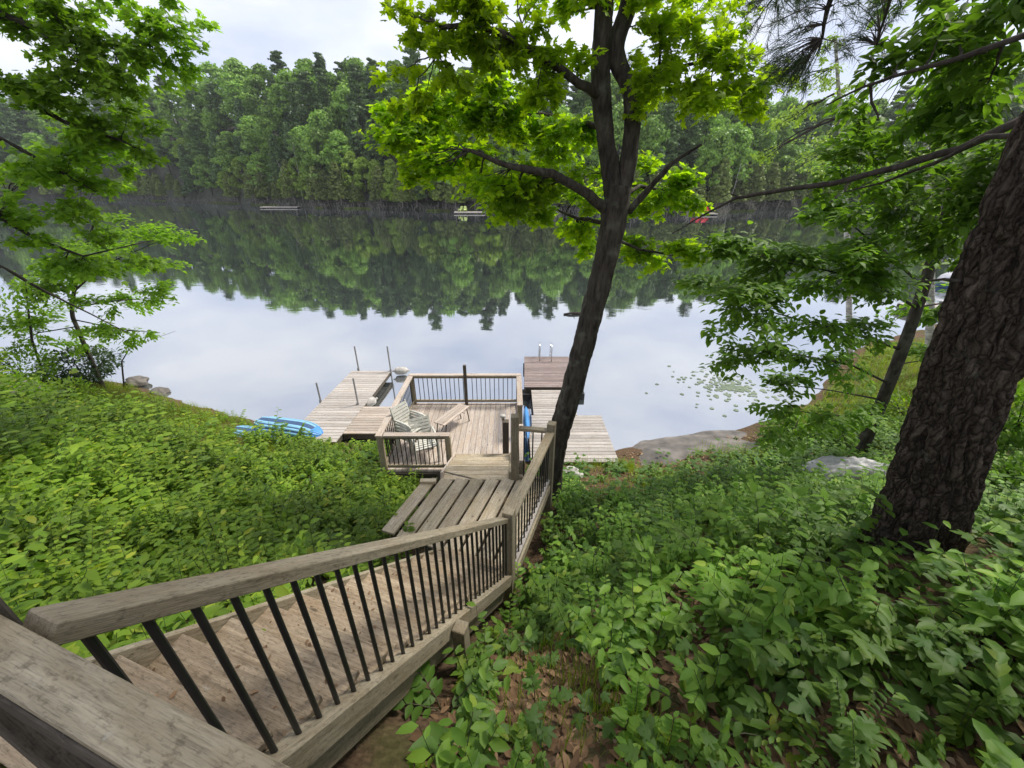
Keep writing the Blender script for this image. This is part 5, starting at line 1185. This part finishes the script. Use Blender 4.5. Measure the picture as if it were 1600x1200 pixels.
# lobed maple seedlings mixed in
map_p = make_plants(8, .15, .4, 11, .12, 35)
x, y = cand(620, -.3, 9, .3, 8.5); sd = (x-C0.x)*NL.x+(y-C0.y)*NL.y; k = ((sd < -.05) | (y > 3.6)) & clr(x, y, [(a_, b2, c*.7, d*.5) for a_, b2, c, d in bare]); x, y = x[k], y[k]
x2, y2 = cand(300, -10, -1.2, 1, 9); x = np.r_[x, x2]; y = np.r_[y, y2]
(V, F), _ = scatter(map_p, np.c_[x, y], rng.uniform(.8, 1.6, len(x)), True, T_MA)
tag(obj('maple_seedlings', mesh_np('maple_seedlings', V, F), M['seedling']), 'scattered lobed maple seedlings low in the undergrowth', 'seedlings', kind='stuff')
# low ground cover everywhere
x, y = cand(2700, -14, 14, .3, 12.5); x2, y2 = cand(1100, 8, 17, 8.2, 16); x = np.r_[x, x2]; y = np.r_[y, y2]; k = clr(x, y, [(a_, b2, c*.8, d*.75) for a_, b2, c, d in bare]); x, y = x[k], y[k]
(V, F), (SV, SF) = scatter(low_p, np.c_[x, y], rng.uniform(.6, 1.1, len(x)), True)
tag(obj('ground_cover', mesh_np('ground_cover', V, F), M['under_left']), 'low leafy ground cover between the taller plants', 'ground cover', kind='stuff')
# grass
T_B = (np.array([(-.012, 0, 0), (.012, 0, 0), (.009, .55, .05), (-.009, .55, .05), (0, 1, .28)]), np.array([(0, 1, 2), (0, 2, 3), (3, 2, 4)]))
gx, gy = cand(40000, -16, -4.5, 7.5, 13.5); k = (gy > 7.6+.5*np.maximum(0, -gx-9)); gx, gy = gx[k], gy[k]
hx, hy = cand(44000, 8, 20, 8.5, 17); tx_, ty_ = [], []
for (cx, cy, n, r) in [(.3, 1.9, 160, .5), (.2, 1.4, 140, .4), (.55, 1.75, 90, .16), (.65, 1.45, 90, .14), (.85, 1.2, 90, .15), (.45, 2.4, 60, .2), (2.75, 7.8, 500, .35), (3.4, 6.9, 500, .9), (1.9, 7.9, 300, .6), (5.6, 8.2, 500, .8), (.7, 1.0, 60, .12), (2.2, 6.2, 300, .8)]:
    tx_.append(rng.normal(cx, r*.5, n)); ty_.append(rng.normal(cy, r*.5, n))
ax_ = np.concatenate([gx, hx]+tx_); ay_ = np.concatenate([gy, hy]+ty_)
P = np.c_[ax_, ay_, ground(ax_, ay_)-.01]; an = rng.uniform(0, 6.28, len(P)); ax = np.c_[np.cos(an)*.45, np.sin(an)*.45, np.ones(len(P))]
V, F = leaves(T_B, P, ax, -np.c_[np.cos(an), np.sin(an), np.zeros(len(P))], rng.uniform(.16, .34, len(P))); tag(obj('grass', mesh_np('grass', V, F), M['grass']), 'yellow green grass tufts on the banks', 'grass', kind='stuff')
# leaf litter
x, y = cand(9000, -.5, 9, .3, 9.4); x2, y2 = cand(5500, -.6, 2.6, .3, 3.2); x = np.r_[x, x2]; y = np.r_[y, y2]; P = np.c_[x, y, ground(x, y)+.012]; an = rng.uniform(0, 6.28, len(P))
V, F = leaves(T_O2, P, np.c_[np.cos(an), np.sin(an), rng.normal(size=len(P))*.25], np.array([0, 0, 1.])+rng.normal(size=P.shape)*.35, rng.uniform(.05, .12, len(P))); tag(obj('leaf_litter', mesh_np('leaf_litter', V, F), M['litter']), 'brown fallen leaves lying on the bare soil', 'leaf litter', kind='stuff')
# dry bits on the treads and the landing
P = []
for k in range(1, nT+1):
    for j in range(14):
        P.append(S((k-1)*run+.02+random.uniform(.02, run), random.uniform(.06, .95), Z_PLAT-k*rise+.004))
for k in range(40):
    p = P0 + UL*random.uniform(.1, 1.9) + NLL*random.uniform(.1, 1.9); P.append(Vector((p.x, p.y, Z_LAND+.008)))
P = np.array(P); an = rng.uniform(0, 6.28, len(P))
V, F = leaves(T_O2, P, np.c_[np.cos(an), np.sin(an), np.full(len(P), .12)], np.array([0, 0, 1.])+rng.normal(size=P.shape)*.2, rng.uniform(.012, .045, len(P))); tag(obj('fallen_leaf_bits', mesh_np('fallen_leaf_bits', V, F), M['litter']), 'small dry leaf bits lying on the stair treads and landing', 'leaf litter', kind='stuff')
# ------------------------------------------------------------------ individual seedlings with single leaves
LEAFM = {}
def leaf_mesh(kind, mat):
    if (kind, mat) not in LEAFM:
        tv, tf = {'ov': T_OV, 'ma': T_MA}[kind]; tv = tv.copy()
        if kind == 'ov': tv[:, 0] *= 1.15
        me = mesh_np('leaf', tv, tf, False); me.materials.append(M[mat]); LEAFM[(kind, mat)] = me
    return LEAFM[(kind, mat)]
def put_leaf(parent, p, axis, nrm, size, kind='ov', mat='seedling'):
    y_ = Vector(axis).normalized(); x_ = y_.cross(Vector(nrm)).normalized(); z_ = x_.cross(y_)
    Mx = Matrix((x_*size, y_*size, z_*size)).transposed().to_4x4(); Mx.translation = p
    return obj('leaf', leaf_mesh(kind, mat), None, parent, Mx)
def compound(name, px, py, Y, label, stems, size=.1, kind='ov', mat='seedling'):
    """stems: (px,py,Y of tip, pairs)"""
    c = at_y(px, py, Y); g_ = gz(c.x, c.y); base = Vector((c.x, c.y, g_-.03)); e = empty(name, (c.x, c.y, g_), label, 'seedling', 'broad leaved seedlings on the slope'); 
    for (tx, ty, tY, pairs) in stems:
        tip = at_y(tx, ty, tY); tip.z = max(tip.z, gz(tip.x, tip.y)+.1)
        path = curve(base, tip, .12*(tip-base).length, 8, .015); mb = MB(); mb.tube(path, [.006-.0005*i for i in range(9)], 5); e2 = mb.build('stalk', M['stem'], e)
        d = (path[-1]-path[-3]).normalized(); side = d.cross(Vector((0, 0, 1))).normalized()
        put_leaf(e2, path[-1], d+Vector((0, 0, -.15)), (random.uniform(-.2, .2), random.uniform(-.2, .2), 1), size*random.uniform(1.0, 1.25), kind, mat)
        for k in range(pairs):
            t = 8-1.25-k*(5.6/max(pairs, 3)); i0 = int(max(0, t)); f = max(0, t)-i0; p = path[i0].lerp(path[min(8, i0+1)], f)
            for sg in (-1, 1):
                put_leaf(e2, p, side*sg+d*.5+Vector((0, 0, random.uniform(-.3, .1))), (random.uniform(-.3, .3), random.uniform(-.3, .3), 1), size*random.uniform(.75, 1.1), kind, mat)
compound('ash_seedling', 690, 1090, 1.55, 'bright compound leaved seedling against the stair support post', [(655,1050,1.7,4),(770,1045,1.75,4),(640,1130,1.5,3),(735,1100,1.55,3)], .125)
compound('ash_seedling', 730, 1190, 1.25, 'seedling of large pale leaflets on the litter below the stair post', [(770,1170,1.3,2),(690,1195,1.2,2),(740,1150,1.4,2)], .16)
compound('maple_seedling', 840, 1080, 1.6, 'small lobed maple seedling on the bare litter patch', [(830,1055,1.7,2),(870,1090,1.6,1)], .09, 'ma')
SEED = [(1000,900,2.6),(1100,880,2.7),(1180,820,2.9),(1260,830,2.7),(1010,1010,1.9),(1090,990,2.0),(1180,980,2.0),(1270,930,2.2),(1360,960,2.0),(1330,1060,1.6),(1240,1070,1.6),(1140,1090,1.5),(1050,1120,1.4),(1420,1050,1.6),(1480,1130,1.3),(1390,1150,1.25),(1290,1170,1.2),(1170,1180,1.15),(1550,1150,1.15),(1510,1000,1.75),(1450,860,2.3),(1540,880,2.2),(1390,800,2.4),(960,1160,1.3),(1590,960,1.8)]
PHR = ['beside the bare litter', 'between the litter and the pine', 'below the tiered tree', 'in front of the pine roots', 'close to the stair post', 'uphill of the pine']
for k, (px, py, Y) in enumerate(SEED):
    c = at_y(px, py, Y); zg_ = gz(c.x, c.y)
    st_ = []
    for j in range(random.randint(2, 4)): st_.append((px+random.uniform(-70, 70), py-random.uniform(5, 60), Y+random.uniform(-.1, .25), random.randint(2, 4)))
    dp_ = math.hypot(c.x-pb.x, c.y-pb.y); zn = 'at the foot of the pine trunk' if dp_ < 1.0 else ('beside the bare litter below the stairs' if c.x < .9 else ('on the slope above the pine' if c.y < 1.5 else 'between the pine and the stairs'))
    compound('leafy_seedling', px, py+45, Y, 'broad leaved green seedling with paired leaves ' + zn, st_, random.uniform(.10, .135), 'ov', 'under_right')
# taller stalks standing out of the left undergrowth
for k, (px, py, Y, h) in enumerate([(105,700,6.6,1.5),(410,720,6.2,1.0),(190,640,8.5,1.0),(585,640,7.2,1.2),(345,860,3.9,1.2),(265,800,4.6,1.1),(480,790,5.0,.9)]):
    c = at_y(px, py, Y); g_ = gz(c.x, c.y); e = empty('tall_weed', (c.x, c.y, g_), 'tall leafy weed standing above the undergrowth left of the stairs', 'weed', 'tall weeds on the left bank')
    top_ = Vector((c.x+random.uniform(-.1, .1), c.y, g_+h)); path = curve((c.x, c.y, g_-.05), top_, 0, 6, .02); mb = MB(); mb.tube(path, [.008-.001*i for i in range(7)], 5); mb.build('stalk', M['stem'], e)
    for j in range(16):
        t = .25+.75*j/15; p = path[0].lerp(path[-1], t); th = j*2.4; put_leaf(e, p, (math.cos(th), math.sin(th), -.1), (0, 0, 1), .15*(1.15-.6*t), 'ov', 'under_left')
# fallen sticks
for k, (a_, b2, lb_) in enumerate([((1225,760),(1330,790),'long fallen stick among the shrubs before the tarp'), ((895,940),(915,985),'bent dead stick on the litter by the stairs'), ((1110,735),(1135,745),'short pale driftwood stick by the bedrock slab'), ((1270,790),(1340,785),'thin dry stick under the pine side shrubs')]):
    z0 = 1.5
    A_, B_ = at_y(*a_, [6.0, 2.6, 7.4, 5.4][k]), at_y(*b2, [5.4, 2.3, 7.2, 5.2][k]); A_.z = gz(A_.x, A_.y)+.05; B_.z = gz(B_.x, B_.y)+.06
    mb = MB(); mb.tube(curve(A_, B_, .05, 5, .03), [.014, .016, .015, .013, .01, .006], 6); o = mb.build('fallen_stick', M['bark_grey'], None, None, True); tag(o, lb_, 'stick')
#tot = sum(sum(len(p.vertices)-2 for p in me.polygons) if len(me.polygons) < 3000 else len(me.polygons)*(len(me.polygons[0].vertices)-2) for me in bpy.data.meshes); print('TRIS', tot)
# ------------------------------------------------------------------ haze
m, t, o = newmat('haze_air'); pv = N(t, 'ShaderNodeVolumePrincipled', {'Density': .00022, 'Anisotropy': .35, 'Color': (.93, .96, 1, 1)}); t.links.new(pv.outputs[0], o.inputs['Volume'])
mb = MB(); mb.box((0, 330, 40), (1400, 780, 90)); hz = mb.build('haze', m); tag(hz, 'thin pale summer haze over the lake and far hills', 'haze', kind='stuff')
